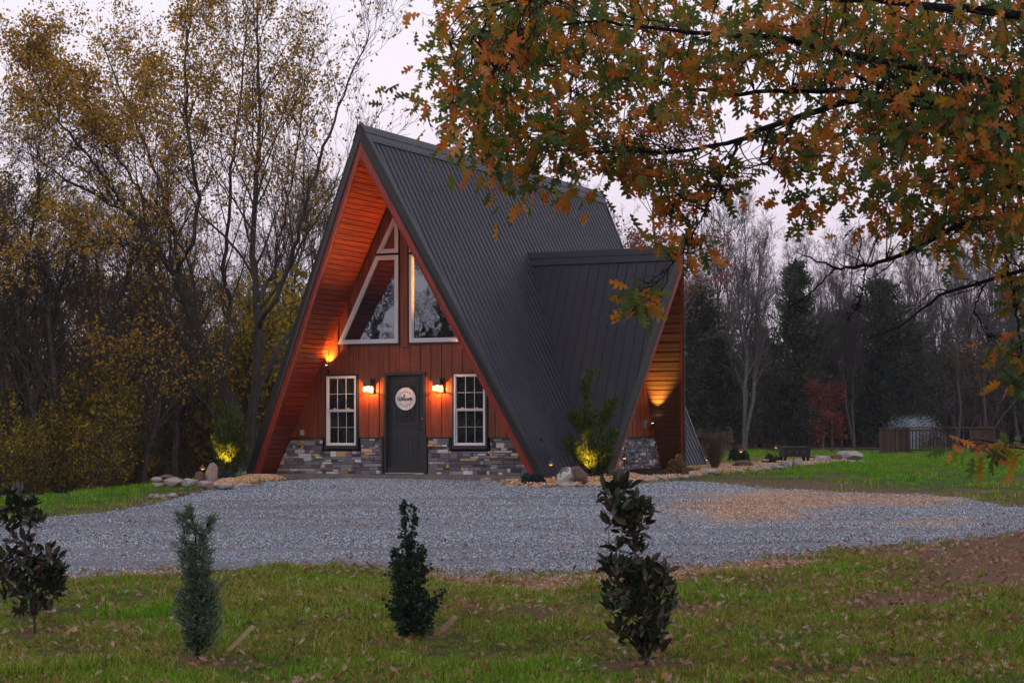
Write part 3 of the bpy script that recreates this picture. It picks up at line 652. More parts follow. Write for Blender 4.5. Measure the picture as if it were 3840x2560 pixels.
for s in (-1, 1):
    gr.tube([(s*.19, dy-.014, 1.22), (s*.19, dy-.014, 1.78)], .006, 5)
    gr.tube([(s*.09, dy-.014, 1.18), (s*.09, dy-.014, 1.82)], .007, 5)
    for zc, u in ((1.80, 1), (1.20, -1)):
        gr.tube([(p[0]*1, p[1], p[2]) for p in curl(s*.155, zc+u*.03, .045, 0 if s > 0 else PI, (0 if s > 0 else PI)+s*u*PI*1.9)], .006, 5)
        gr.tube([(s*.09*math.cos(q*PI/16*1.0), dy-.014, zc+u*.02+u*.09*math.sin(q*PI/16)) for q in range(0, 9)], .007, 5)
        gr.tube(curl(s*.045, zc-u*.02, .042, PI/2 if u > 0 else -PI/2, (PI/2 if u > 0 else -PI/2)+s*u*PI*1.7), .006, 5)
gr.tube([(0, dy-.014, 1.06), (0, dy-.014, 1.94)], .006, 5)
gr.build('wrought_iron_grille', m_iron, door)
MB().b2((.355, dy-.028, 1.06), (.41, dy, 1.20)).build('keypad_lock', m_blk, door); MB().b2((.365, dy-.031, 1.14), (.40, dy-.028, 1.185)).build('keypad', plain('keypad_grey', (.25, .25, .26), .5, bmp=0), door)
MB().tube([(.385, dy, .94), (.385, dy-.05, .94)], .018, 10).tube([(.385, dy-.05, .94), (.27, dy-.055, .94)], .010, 8).build('door_handle', m_blk, door)
MB().b2((-.46, -.06, -.028), (.46, dy, .0)).build('threshold', plain('aluminium', (.55, .54, .55), .35, .7, bmp=0), door)
tag(MB().b2((-.55, -.62, -.028), (.30, -.12, -.016)).build('door_mat', plain('brown_mat', (.05, .035, .03), .95, var=.4, sc=30)), 'thin dark doormat on the concrete in front of the door', 'doormat')
# ------------------------------------------------------------------ welcome sign
sg = thing('welcome_sign', 'round white Welcome sign hanging on the black front door', 'sign', (-.012, dy-.045, 1.585))
R_ = .243
def disc_strip(x0, x1):
    P = []; n = 14
    for i in range(n+1): x = x0+(x1-x0)*i/n; P.append((x, 0, math.sqrt(max(0, R_*R_-x*x))))
    for i in range(n+1): x = x1-(x1-x0)*i/n; P.append((x, 0, -math.sqrt(max(0, R_*R_-x*x))))
    return P
m_signw = plain('white_sign_paint', (.76, .74, .76), .6, 0, .3, .05, 8, bmp=.1); m_ink = plain('black_sign_paint', (.012, .012, .013), .7, bmp=0)
e = [-R_+.0005, -.122, .0, .122, R_-.0005]
for a, b in zip(e[:-1], e[1:]): MB().prism(disc_strip(a+.001, b-.001), (0, .012, 0)).build('sign_board', m_signw, sg)
def stroke(pts, wd, mb):
    P = np.array(pts, float); 
    # Catmull-Rom smoothing
    Q = []
    for i in range(len(P)-1):
        p0, p1, p2, p3 = P[max(i-1, 0)], P[i], P[i+1], P[min(i+2, len(P)-1)]
        for k in range(5):
            t = k/5; Q.append(.5*((2*p1)+(-p0+p2)*t+(2*p0-5*p1+4*p2-p3)*t*t+(-p0+3*p1-3*p2+p3)*t**3))
    Q.append(P[-1]); mb.tube([(q[0], -.002, q[1]) for q in Q], wd, 5)
U = .030      # x-height unit
def S_(pts, ox, wd=.0062): return [(ox+p[0]*U, p[1]*U-.012) for p in pts]
let = MB()
ink = [  # W, e, l, c, o, m, e as brush-script strokes, widths in units of the x height
 ([(0, 1.9), (-.25, 1.2), (-.15, .2), (.25, 0), (.6, .8), (.75, 1.7), (.7, .6), (1.0, -.1), (1.4, .6), (1.6, 1.6), (1.45, 1.9)], -.172),
 ([(0, .35), (.5, .7), (.55, 1.15), (.25, 1.1), (.1, .5), (.4, 0), (.9, .35)], -.112),
 ([(0, .35), (.55, 1.3), (.75, 2.5), (.5, 2.7), (.3, 1.8), (.3, .4), (.6, 0), (1.0, .4)], -.086),
 ([(.65, .95), (.4, 1.1), (.1, .6), (.3, .02), (.8, .25)], -.054),
 ([(.45, 1.05), (.1, .75), (.15, .1), (.5, .0), (.75, .5), (.5, 1.05), (.9, .85)], -.026),
 ([(.05, 1.1), (.1, .0), (.15, .7), (.5, 1.15), (.6, .6), (.6, .0), (.7, .8), (1.05, 1.5), (1.25, .9), (1.2, -.5)], .008),
 ([(.0, .35), (.5, .75), (.55, 1.2), (.25, 1.15), (.1, .5), (.4, .05), (.9, .5)], .052)]
for pts, ox in ink: stroke([((ox+.044+p[0]*.0355)*1.32, (p[1]-.75)*.046) for p in pts], .0068, let)
let.build('welcome_lettering', m_ink, sg)
lv = MB()
for s in (1, -1):
    arc = [(.155*math.cos(q), s*.155*math.sin(q)) for q in np.linspace(.62, PI-.62, 15)]
    stroke(arc[:-1], .0013, lv)
    for i, q in enumerate(np.linspace(.55, PI-.55, 9)):
        a = q+(.75 if i % 2 else -.55)*1; c = (.155*math.cos(q), s*.155*math.sin(q)); di = (-math.sin(q)*.8+(.55 if i % 2 else -.55)*math.cos(q), s*(math.cos(q)*.8+(.55 if i % 2 else -.55)*math.sin(q))); L = .036
        nx, nz = -di[1]*.008, di[0]*.008
        lv.prism([(c[0], -.003, c[1]), (c[0]+di[0]*L*.5+nx, -.003, c[1]+di[1]*L*.5+nz), (c[0]+di[0]*L, -.003, c[1]+di[1]*L), (c[0]+di[0]*L*.5-nx, -.003, c[1]+di[1]*L*.5-nz)], (0, .002, 0))
lv.build('leaf_wreath', m_ink, sg)
MB().tube([(-.115, .0, .205), (.0, .01, .385), (.10, .0, .215)], .0035, 5).build('hanging_cord', plain('jute', (.30, .19, .10), .9, bmp=0), sg)
# ------------------------------------------------------------------ wall lanterns
def lamp_light(name, loc, E, col, parent, r=.03, spot=None, rot=None, blend=.6):
    l = bpy.data.lights.new(name, 'SPOT' if spot else 'POINT'); l.energy = E; l.color = col; l.shadow_soft_size = r
    if spot: l.spot_size = math.radians(spot); l.spot_blend = blend
    o = bpy.data.objects.new(name, l); COL.objects.link(o); o.location = loc; o.parent = parent
    if rot: o.rotation_euler = rot
    return o
for X, lb in ((-.835, 'lit bronze box lantern on the wall between the west window and the door'), (.835, 'lit bronze box lantern on the wall between the door and the east window')):
    lb = lb.replace('west window', 'wide strip of siding by the small uplight').replace('the wide strip', 'a strip')
    lb = 'lit bronze box lantern to the %s of the black front door' % ('left' if X < 0 else 'right')
    t = thing('wall_lantern', lb, 'wall lantern', (X, -.02, 1.865), group='lit lanterns beside the front door')
    MB().b2((-.075, -.03, -.15), (.10, .0, .165)).build('back_plate', m_brz, t)
    MB().add([(-.10, -.16, -.005), (.085, -.16, -.005), (.085, -.03, -.005), (-.10, -.03, -.005), (-.075, -.13, .15), (.06, -.13, .15), (.06, -.03, .15), (-.075, -.03, .15)], [(0, 1, 5, 4), (1, 2, 6, 5), (2, 3, 7, 6), (3, 0, 4, 7), (4, 5, 6, 7), (3, 2, 1, 0)]).build('hood', m_brz, t)
    fr = MB()
    for a in (-.10, .079):
        for b in (-.16, -.04): fr.b2((a, b, -.12), (a+.006, b+.006, .05))
    fr.b2((-.102, -.162, -.125), (.087, -.152, -.115)).b2((-.102, -.152, -.125), (-.092, -.03, -.115)).b2((.077, -.152, -.125), (.087, -.03, -.115)); fr.build('cage', m_brz, t)
    MB().b2((-.092, -.150, -.112), (.078, -.036, -.012)).build('glass_shade', m_warm, t)
    MB().lathe((-.008, -.093, -.10), [(.012, 0), (.012, .05), (.022, .08), (.018, .12), (.004, .14)], 8).build('bulb', m_bulb, t)
    lamp_light('lantern_light', (-.01, -.140, -.085), 66, (1, .40, .10), t, .012)
# small uplights on the front wall and the dormer
def uplight(loc, lb, E, dirn, spot, rz=0, grp='small uplights on the house walls', px=0, col=(1, .44, .09)):
    t = thing('wall_uplight', lb, 'uplight', loc, rz, grp)
    MB().tube([(0, 0, -.13), (0, -.05, -.11), (0, -.085, -.05)], .008, 6).b2((-.03, -.008, -.17), (.03, .015, -.09)).build('bracket', m_blk, t)
    MB().lathe((0, -.085, -.06), [(.012, 0), (.026, .02), (.028, .075), (.024, .078)], 10).build('lamp_body', m_blk, t)
    MB().lathe((0, -.085, .017), [(.021, 0), (.021, .004)], 10).build('lens', m_bulb, t)
    o = lamp_light('uplight_lamp', (0, -.085, .045), E, col, t, .02, spot, None, 1.)
    o.rotation_euler = (Matrix.Rotation(-rz, 3, 'Z')@Vector(dirn)).to_track_quat('-Z', 'Y').to_euler()
    return t
uplight((-1.87, -.02, 2.32), 'small black uplight on the red siding above the left window', 230, (.16, .34, 1), 90)
uplight((1.93, -.02, 2.32), 'small black uplight on the red siding tucked behind the rake above the right window', 1500, (-2.6, -.9, 3.6), 62)
MB().b2((-2.56, -.06, .80), (-2.47, -.015, .93)).build('outlet_box', plain('grey_outlet', (.28, .27, .27), .5, bmp=0), house)
MB().b2((-2.55, -.075, .81), (-2.48, -.06, .92)).build('outlet_cover', plain('grey_outlet_cover', (.38, .37, .38), .4, bmp=0), house)
# ------------------------------------------------------------------ side dormer (gable facing +X)
XD, YD, HD, DX, DW = 4.853, 4.225, 4.985, 4.013, 2.461
dorm = thing('side_dormer', None, None) if False else None
def dr(t, k, sy): return np.array([XD-(XD-DX)*t, YD+sy*(DW-.26*k)*t, (HD-.52*k)*(1-t)-.03*t])   # outer rake of the dormer
def xmain(z): return WW*(1-z/HH)
dm = MB()
for sy in (-1, 1):
    for k in (.04, .93):
        pass
    A_ = [dr(0, .04, sy), dr(1, .04, sy), dr(1, .93, sy), dr(0, .93, sy)]; B_ = [np.array([xmain(p[2])-.15, p[1], p[2]]) for p in A_]
    A_ = [p-np.array([.03, 0, 0]) for p in A_]
    dm.add(A_+B_, [(0, 1, 2, 3), (7, 6, 5, 4), (0, 4, 5, 1), (1, 5, 6, 2), (2, 6, 7, 3), (3, 7, 4, 0)])
dm = dm.build('dormer_roof', m_trim, house)
nD = math.hypot(HD, DW)
for sy in (-1, 1):
    npan = 6
    x_end = XD
    for i in range(npan):
        b = XD-.9144*i; a = b-.9144
        if b < .6: break
        pr = profile(a, b, .2286, .022, .012, .020); V = []; Fc = []
        for x, h in pr:
            # valid t range: right of the main roof and inside the rake
            t0 = 0.0; t1 = 1.005
            if x > DX: t1 = (XD-x)/(XD-DX)
            # main roof: x >= WW*(1-z/HH), z=HD(1-t)  -> t limit
            # x = WW*(1-HD(1-t)/HH)  => t = 1-(1-x/WW)*HH/HD
            tl = 1-(1-(x+.02)/WW)*HH/HD; t1 = min(t1, max(0, tl))
            if x < WW*(1-HD/HH): t1 = 0
            for t in (t0, t1): V.append((x, YD+sy*(DW*t+h*HD/nD), HD*(1-t)-.03*t+h*DW/nD))
        n = len(pr)
        for j in range(n-1):
            q = (2*j, 2*j+1, 2*j+3, 2*j+2); Fc.append(q if sy > 0 else q[::-1])
        MB().add(V, Fc).build('roof_panel', m_roof2, dm)
    def band2(k0, k1, x0, x1, nm, mat):
        P = [dr(0, k0, sy), dr(1, k0, sy), dr(1, k1, sy), dr(0, k1, sy)]
        if sy > 0: P = P[::-1]
        MB().prism([p+np.array([x0, 0, 0]) for p in P], (x1-x0, 0, 0)).build(nm, mat, dm)
    band2(-.12, .5, .035, -.05, 'rake_trim', m_trim); band2(.47, 1., .012, -.045, 'fascia_board', m_fasc)
    x0r = WW*(1-HD/HH)
    def cq(t, h, x): return np.array([x, YD+sy*(DW*t+h*HD/nD), HD*(1-t)+h*DW/nD])
    for t0, t1, h in ((0, .030, .045), (.030, .062, .033)):
        MB().add([cq(t0, h, x0r+WW*HD/HH*t0*.98-.05), cq(t1, h, x0r+t1*1.0-.05), cq(t1, h, XD-(XD-DX)*t1+.04), cq(t0, h, XD-(XD-DX)*t0+.04), cq(t1, h-.02, x0r+t1-.05), cq(t1, h-.02, XD-(XD-DX)*t1+.04)], [(0, 1, 2, 3), (1, 4, 5, 2)]).build('ridge_cap', m_roof2, dm)
XW = 3.50                         # dormer gable wall
DWI, HDI = DW-.26, HD-.52
ds = MB()
for sy in (-1, 1): ds.add([(XD-.04, YD, HDI+.02), (DX-.04, YD+sy*(DWI+.01), 0), (XW-.1, YD+sy*(DWI+.01), 0), (XW-.1, YD, HDI+.02)], [(0, 1, 2, 3)])
ds = ds.build('dormer_soffit', m_conc2, house)
ND = 42
for sy in (1, -1):
    for i in range(ND):
        t0, t1 = i/ND+.0008, (i+1)/ND-.002; n = np.array([0, -sy*HDI, -DWI])/math.hypot(HDI, DWI)
        xa, xb = XD-(XD-DX)*t0-.04, XD-(XD-DX)*t1-.04
        P = [np.array([xa, YD+sy*DWI*t0, HDI*(1-t0)]), np.array([xb, YD+sy*DWI*t1, HDI*(1-t1)]), np.array([XW, YD+sy*DWI*t1, HDI*(1-t1)]), np.array([XW, YD+sy*DWI*t0, HDI*(1-t0)])]
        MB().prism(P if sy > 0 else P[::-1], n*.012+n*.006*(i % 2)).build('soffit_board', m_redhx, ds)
dwall = MB().prism([(XW-.03, YD-DWI, 0), (XW-.03, YD+DWI, 0), (XW-.03, YD, HDI)], (-.12, 0, 0)).build('dormer_wall', m_dark, house)
plx = lambda y, z, o: (XW-.015+o, YD+y, z)
boards(-DWI+.02, DWI-.02, .25, .735, lambda y: HDI*(1-abs(y)/DWI)-.01, [(-.42, .42, 1.25, 2.7)], plx, dwall, m_red)
dst = MB().b2((XW-.1, YD-DWI+.02, -.1), (XW-.01, YD+DWI-.02, .70)).build('dormer_stone_veneer', m_dark, house)
MB().b2((XW-.02, YD-DWI+.30, .705), (XW+.06, YD+DWI-.30, .735)).build('stone_ledge', m_trim, dst)
stones(-DWI, DWI, -.12, .70, lambda z: (-DWI*(1-z/HDI)+.02, DWI*(1-z/HDI)-.02), lambda y, z, o: (XW-.02+o, YD+y, z), dst, 0)
dwin = MB().b2((XW-.02, YD-.45, 1.20), (XW+.03, YD+.45, 1.25)).b2((XW-.02, YD-.45, 2.7), (XW+.03, YD+.45, 2.75)).b2((XW-.02, YD-.45, 1.25), (XW+.028, YD-.40, 2.7)).b2((XW-.02, YD+.40, 1.25), (XW+.028, YD+.45, 2.7)).build('dormer_window', m_trim, house)
MB().b2((XW-.02, YD-.40, 1.25), (XW+.04, YD+.40, 1.30)).b2((XW-.02, YD-.40, 2.65), (XW+.04, YD+.40, 2.7)).b2((XW-.02, YD-.40, 1.30), (XW+.04, YD-.35, 2.65)).b2((XW-.02, YD+.35, 1.30), (XW+.04, YD+.40, 2.65)).build('window_frame', m_white, dwin)
MB().b2((XW-.01, YD-.35, 1.30), (XW+.005, YD+.35, 2.65)).build('pane', m_glass, dwin)
MB().b2((XW, YD+1.02, .92), (XW+.05, YD+1.12, 1.12)).build('meter_box', plain('grey_box', (.2, .2, .21), .5, bmp=0), house)
uplight((XW+.02, YD+1.42, 1.02), 'small black uplight low on the back corner of the dormer wall', 480, (.70, -.84, 2.7), 52, PI/2, col=(1, .55, .10))
# ------------------------------------------------------------------ little porch roof on the far left side of the house
a = PT(1022, 1374, 47.0); b = PT(1062, 1361, 47.0); c = PT(1068, 1383, 47.0)
pr_ = MB().prism([a, b+(b-a)*2, c+(c-a)*2.2], FH*1.2).build('side_porch_gable', m_fasc, house)
MB().prism([a+np.array([0, 0, .04]), b+(b-a)*2+np.array([0, 0, .04]), b+(b-a)*2+np.array([0, 0, .005]), a+np.array([0, 0, .005])], FH*1.25-FH*0).build('side_porch_roof', m_trim, house)

# ================================================================== PLANTS
NR = np.random.RandomState(11)
def unit(v): return v/(np.linalg.norm(v, axis=-1, keepdims=True)+1e-9)
def randu(n, R): return unit(R.randn(n, 3))
def resample(P, n):
    P = np.array(P, float); s = np.r_[0, np.cumsum(np.linalg.norm(np.diff(P[:, :3], axis=0), axis=1))]; t = np.linspace(0, s[-1], n)
    return np.stack([np.interp(t, s, P[:, i]) for i in range(P.shape[1])], -1)
def tubes(P, Rd, k):                 # P (B,n,3), Rd (B,n) -> verts, quads
    B, n, _ = P.shape; T = np.gradient(P, axis=1); T = unit(T); a = np.where(np.abs(T[:, :1, 2:]) > .8, np.array([1., .1, 0]), np.array([.1, .2, 1.])); a = np.broadcast_to(a, P.shape)
    u = unit(np.cross(T, a)); v = np.cross(T, u); q = np.arange(k)*2*PI/k
    V = P[:, :, None]+Rd[:, :, None, None]*(u[:, :, None]*np.cos(q)[None, None, :, None]+v[:, :, None]*np.sin(q)[None, None, :, None])
    base = (np.arange(B)*n*k)[:, None, None]; i = np.arange(n-1)[None, :, None]; j = np.arange(k)[None, None, :]; j2 = (j+1) % k
    Fc = np.stack([base+i*k+j, base+i*k+j2, base+(i+1)*k+j2, base+(i+1)*k+j], -1).reshape(-1, 4)
    return V.reshape(-1, 3), Fc
def grow(P, Rd, nc, lf, ang, npt, R, up=.25, jit=.22, tmin=.25, rf=.55, tip=.25, lmax=1e9, grav=0.):
    B, n, _ = P.shape; L = np.linalg.norm(np.diff(P, axis=1), axis=2).sum(1)
    pi = np.repeat(np.arange(B), nc); t = tmin+(1-tmin)*R.rand(len(pi))**.85; x = t*(n-1); i = np.minimum(x.astype(int), n-2); f = (x-i)[:, None]
    p = P[pi, i]*(1-f)+P[pi, i+1]*f; r = Rd[pi, i]*(1-f[:, 0])+Rd[pi, i+1]*f[:, 0]; T = unit(P[pi, i+1]-P[pi, i])
    a = np.radians(ang)*(.6+.7*R.rand(len(pi)))[:, None]; pr = unit(np.cross(T, randu(len(pi), R))); d = unit(np.cos(a)*T+np.sin(a)*pr+np.array([0, 0, up]))
    ln = np.minimum(L[pi]*lf*(1.15-.6*t)*(.6+.7*R.rand(len(pi))), lmax); st = (ln/(npt-1))[:, None]; Q = [p]
    for k in range(npt-1):
        Q.append(Q[-1]+d*st); d = unit(d+R.randn(len(pi), 3)*jit+np.array([0, 0, up*.35-grav]))
    Q = np.stack(Q, 1); r0 = np.minimum(r*rf, r); return Q, r0[:, None]*np.linspace(1, tip, npt)[None]
def limbs(L, n, seed=0, wob=0.):
    A = []; RR = []
    R = np.random.RandomState(seed)
    for l in L:
        q = resample(l, n); A.append(q[:, :3]+R.randn(n, 3)*wob); RR.append(q[:, 3])
    return np.stack(A), np.stack(RR)
def join(parts):
    V = []; Fc = []; o = 0
    for v, f in parts: V.append(v); Fc.append(f+o); o += len(v)
    return np.concatenate(V), np.concatenate(Fc)
def leaves(P, size, R, tpl, droop=0.0, var=.5):      # tpl (verts, faces)
    n = len(P); T, Fc = tpl; ax = randu(n, R); 
    if droop: ax = unit(ax+np.array([0, 0, -droop]))
    b = unit(np.cross(ax, randu(n, R))); c = np.cross(ax, b); s = (size*(1-var/2+var*R.rand(n)))[:, None, None]
    V = P[:, None]+s*(T[None, :, 0:1]*b[:, None]+T[None, :, 1:2]*ax[:, None]+T[None, :, 2:3]*c[:, None])
    f = (Fc[None]+(np.arange(n)*len(T))[:, None, None]).reshape(-1, Fc.shape[1]); return V.reshape(-1, 3), f
T_DIA = (np.array([(0, 0, 0), (.42, .5, .10), (0, 1, 0), (-.42, .5, .10)]), np.array([(0, 1, 2, 3)]))
T_NARROW = (np.array([(0, 0, 0), (.14, .5, .03), (0, 1, 0), (-.14, .5, .03)]), np.array([(0, 1, 2, 3)]))
def along(P, n, R, spread=.0, tmin=.2):
    B, m, _ = P.shape; pi = R.randint(0, B, n); x = (tmin+(1-tmin)*R.rand(n))*(m-1); i = np.minimum(x.astype(int), m-2); f = (x-i)[:, None]
    return P[pi, i]*(1-f)+P[pi, i+1]*f+R.randn(n, 3)*spread

mat_maple = leafmat('maple_leaf', [(0, (.16, .13, .020)), (.35, (.34, .23, .026)), (.65, (.55, .31, .034)), (.9, (.62, .30, .04)), (1, (.60, .22, .06))], .7, .4)
mat_yellow = leafmat('yellow_green_leaf', [(0, (.09, .10, .012)), (.35, (.24, .20, .016)), (.7, (.48, .33, .022)), (1, (.60, .34, .03))], .7, .4)
mat_olive = leafmat('olive_leaf', [(0, (.05, .05, .014)), (.5, (.14, .105, .020)), (.85, (.28, .18, .025)), (1, (.36, .19, .035))], .7, .35)
mat_cedar = leafmat('dark_cedar_spray', [(0, (.026, .038, .026)), (.6, (.055, .072, .046)), (1, (.10, .11, .07))], .8, .15)
mat_pink = leafmat('faded_red_leaf', [(0, (.16, .05, .05)), (.6, (.30, .10, .09)), (1, (.38, .17, .14))], .7, .35)
mat_redm = leafmat('dark_red_leaf', [(0, (.09, .020, .016)), (.6, (.18, .036, .028)), (1, (.25, .07, .05))], .7, .35)
mat_bud = leafmat('withered_leaf', [(0, (.090, .063, 0.032)), (.7, (.216, .144, 0.065)), (1, (.360, .198, 0.076))], .8, .2)
mat_oak = leafmat('oak_leaf', [(0, (.055, .10, .028)), (.25, (.085, .13, .030)), (.42, (.16, .18, .025)), (.60, (.32, .19, .022)), (.76, (.52, .19, .018)), (.90, (.50, .12, .024)), (1, (.68, .33, .12))], .5, .46, spec=.2)
mat_jun = leafmat('juniper_spray', [(0, (.030, .050, .010)), (.6, (.065, .095, .018)), (1, (.12, .14, .03))], .8, .2)
mat_blue = leafmat('blue_juniper_needle', [(0, (.018, .040, .034)), (.6, (.035, .065, .058)), (1, (.06, .095, .085))], .8, .1)
mat_cyp = leafmat('grey_green_cypress', [(0, (.05, .085, .055)), (.5, (.13, .18, .125)), (1, (.25, .30, .22))], .85, .3)
mat_holly = leafmat('dark_holly_leaf', [(0, (.014, .030, .016)), (.6, (.026, .052, .026)), (.9, (.045, .075, .035)), (1, (.09, .10, .05))], .5, .1, spec=.3)
mat_mag = leafmat('magnolia_leaf', [(0, (.012, .030, .012)), (.5, (.022, .050, .020)), (1, (.040, .070, .028))], .34, 0, back=(.055, .034, .016), spec=.35)
mat_fall = leafmat('fallen_leaf', [(0, (.16, .06, .03)), (.3, (.30, .13, .07)), (.6, (.44, .26, .17)), (.85, (.55, .40, .32)), (1, (.50, .20, .08))], .8, .1)
mat_dry = leafmat('dry_grass_blade', [(0, (.10, .075, .05)), (.6, (.20, .15, .10)), (1, (.30, .24, .16))], .8, .3)

def tree(name, label, cat, parts, leafparts, bark, leafm, loc=(0, 0, 0), group=None, rz=0, sc=1):
    t = thing(name, label, cat, loc, rz, group); t.scale = (sc,)*3
    V, Fc = join(parts); o = link('trunk', arr_mesh('trunk', V, Fc, True), bark, t)
    if leafparts: V, Fc = join(leafparts); link('crown', arr_mesh('crown', V, Fc), leafm, t)
    return t
# ---- the big multi-stemmed maple behind the house's left side (traced limbs given their own distances)
def ovl(L, d0, off=None):            # list of (x, y, r, [depth offset]) in photo pixels
    return [tuple(PT(p[0], p[1], d0+(p[3] if len(p) > 3 else 0)))+(p[2]/F*d0,) for p in L]
DMP = 55.
K = 1.6327
def o_(L): return [(x*K, y*K, r)+tuple(z) for x, y, r, *z in L]
ML = [ovl(o_(l), DMP) for l in (
    [(560, 1105, 30), (548, 1000, 26), (535, 930, 24), (505, 880, 24), (490, 840, 22), (470, 790, 19), (445, 735, 17), (430, 690, 15), (400, 625, 13), (370, 580, 11), (330, 530, 10), (290, 480, 8), (235, 455, 6), (150, 415, 4), (60, 350, 2)],
    [(578, 1105, 24), (582, 980, 20), (588, 880, 18), (592, 760, 16), (588, 660, 14), (580, 590, 12), (585, 480, 10), (596, 350, 8), (597, 200, 6), (590, 60, 4), (592, -60, 2)],
    [(430, 690, 10, 0), (412, 610, 9, 1), (400, 540, 8, 2), (380, 450, 7, 2), (350, 380, 6, 3), (310, 280, 5, 3), (270, 190, 4, 3), (230, 90, 2, 3)],
    [(400, 625, 9, 0), (440, 560, 8, -1), (455, 470, 7, -1), (440, 370, 6, -2), (425, 240, 5, -2), (430, 120, 4, -2), (440, 0, 2, -2)],
    [(505, 880, 12, 0), (520, 790, 10, 1), (530, 700, 9, 2), (510, 620, 8, 2), (525, 520, 7, 2), (530, 400, 6, 2), (545, 280, 5, 2), (560, 150, 4, 2), (575, 20, 2, 2)],
    [(525, 1010, 9, 0), (500, 960, 8, -1), (470, 930, 7, -1), (440, 890, 6, -2), (400, 850, 6, -2), (370, 825, 5, -2), (320, 825, 4, -3), (270, 830, 2, -3)],
    [(478, 810, 9, 0), (430, 790, 8, 2), (390, 765, 7, 2), (345, 735, 6, 3), (295, 725, 5, 3), (240, 735, 3, 3), (190, 700, 2, 3)],
    [(592, 750, 11, 0), (625, 700, 9, -1), (660, 620, 8, -1), (690, 520, 7, -2), (720, 400, 6, -2), (760, 290, 5, -2), (800, 190, 3, -2), (850, 70, 2, -2)],
    [(590, 900, 10, 0), (640, 800, 9, 1), (690, 740, 8, 2), (720, 660, 6, 2), (740, 560, 5, 2), (790, 430, 4, 2), (850, 330, 2, 2)],
    [(590, 690, 8, 0), (612, 640, 7, 2), (630, 640, 6, 2), (640, 560, 5, 3), (665, 430, 4, 3), (690, 300, 3, 3), (700, 180, 2, 3)],
    [(400, 540, 6, 2), (330, 450, 5, 1), (250, 330, 4, 0), (180, 250, 3, 0), (100, 190, 2, 0)],
    [(290, 480, 6, 0), (220, 380, 5, -2), (150, 300, 4, -3), (100, 230, 3, -3), (55, 130, 1.5, -3)],
    [(370, 580, 6, 0), (300, 560, 5, -2), (200, 560, 4, -4), (120, 590, 3, -4), (40, 620, 2, -4)])]
R = np.random.RandomState(7)
P0, R0_ = limbs(ML, 26, 3, .03)
P1, R1 = grow(P0, R0_, 22, .30, 46, 7, R, .35, .16, .18, .42, .3, 4.6)
P2, R2 = grow(P1, R1, 6, .60, 42, 5, R, .3, .18, .15, .5, .3)
P3, R3 = grow(P2, R2, 3, .55, 38, 4, R, .3, .2, .2, .55, .4)
P4, R4 = grow(P3, R3, 2, .7, 35, 3, R, .3, .2, .1, .6, .5)
for q in (R1, R2, R3, R4): np.maximum(q, .0045, out=q)
sx_ = lambda P: 1920+F*((P-CAM)@RT)/((P-CAM)@FW)
tips = np.concatenate([along(P4, 130000, R, .12), along(P3, 90000, R, .22)]); px_ = sx_(tips); py_ = 1280-F*((tips-CAM)@UP)/((tips-CAM)@FW)
pk = np.clip(1.15-(px_-600)/750, .12, 1)*np.clip(.5+fbm(tips[:, 0]+tips[:, 2], tips[:, 2]-tips[:, 1], .55, 5)*.9, .2, 1)*.62*np.interp(py_, [300, 800, 1100], [1, .7, .22]); tips = tips[R.rand(len(tips)) < pk]
tree('maple_tree', 'tall many-stemmed maple with thinning gold leaves just left of the house', 'tree',
     [tubes(P0, R0_, 8), tubes(P1, R1, 5), tubes(P2, R2, 3), tubes(P3, R3, 3), tubes(P4, R4, 3)], [leaves(tips, .085, R, T_DIA, .5)], m_bark, mat_maple)

# ---- prototypes for the wood
def proto(seed, h, r0, nlimb, bare, leafn, leaf=.13, ang=34, tpl=T_DIA, up=.5, spread=.30, twr=.006, low=.25, nst=1):
    R = np.random.RandomState(seed); L = []
    for s in range(nst):
        n = 12; x = np.cumsum(R.randn(n, 2)*h*.012, 0); x -= x[0]; lean = R.randn(2)*.05*h*(1 if nst == 1 else 2.5)
        L.append([(x[i, 0]+lean[0]*(i/n)**1.3, x[i, 1]+lean[1]*(i/n)**1.3, h*i/(n-1)*(1 if s == 0 else .85), r0*(1-.9*i/(n-1))+.01) for i in range(n)])
    A, B = limbs(L, 16); P1, R1 = grow(A, B, nlimb, spread, ang, 7, R, up, .13, low, .5, .25); P2, R2 = grow(P1, R1, 7, .45, 36, 5, R, up*.6, .16, .15, .5, .3); P3, R3 = grow(P2, R2, 4, .55, 35, 4, R, up*.6, .18, .15, .55, .4)
    parts = [tubes(A, B, 7), tubes(P1, np.maximum(R1, twr), 4), tubes(P2, np.maximum(R2, twr), 3), tubes(P3, np.maximum(R3, twr), 3)]; lp = []
    if bare > 0:
        P4, R4 = grow(P3, R3, 3, .8, 32, 3, R, up*.5, .15, .1, .7, .5); parts.append(tubes(P4, np.maximum(R4, twr), 3))
        if leafn: lp = [leaves(along(P4, leafn, R, .05), leaf, R, tpl, .3)]
    elif leafn: lp = [leaves(along(P3, leafn, R, .16), leaf, R, tpl, .5)]
    return join(parts), (join(lp) if lp else None)
def mkproto(*a, **k):
    t, c = proto(*a, **k); return arr_mesh('trunk', t[0], t[1], True), (arr_mesh('crown', c[0], c[1]) if c else None)
PB = [mkproto(100+i, 13.5, .15, 34, 1, 600, .07, 44, up=.24, spread=.32, twr=.005, nst=(1, 2, 1, 3)[i]) for i in range(4)]
PY = [mkproto(200+i, 12, .13, 26, 0, 6500, .12, 44, up=.30, spread=.36, low=.22) for i in range(3)]
PU = [mkproto(300+i, 5.0, .05, 22, 0, 2500, .13, 42, up=.35, spread=.40, low=.12, nst=3) for i in range(3)]
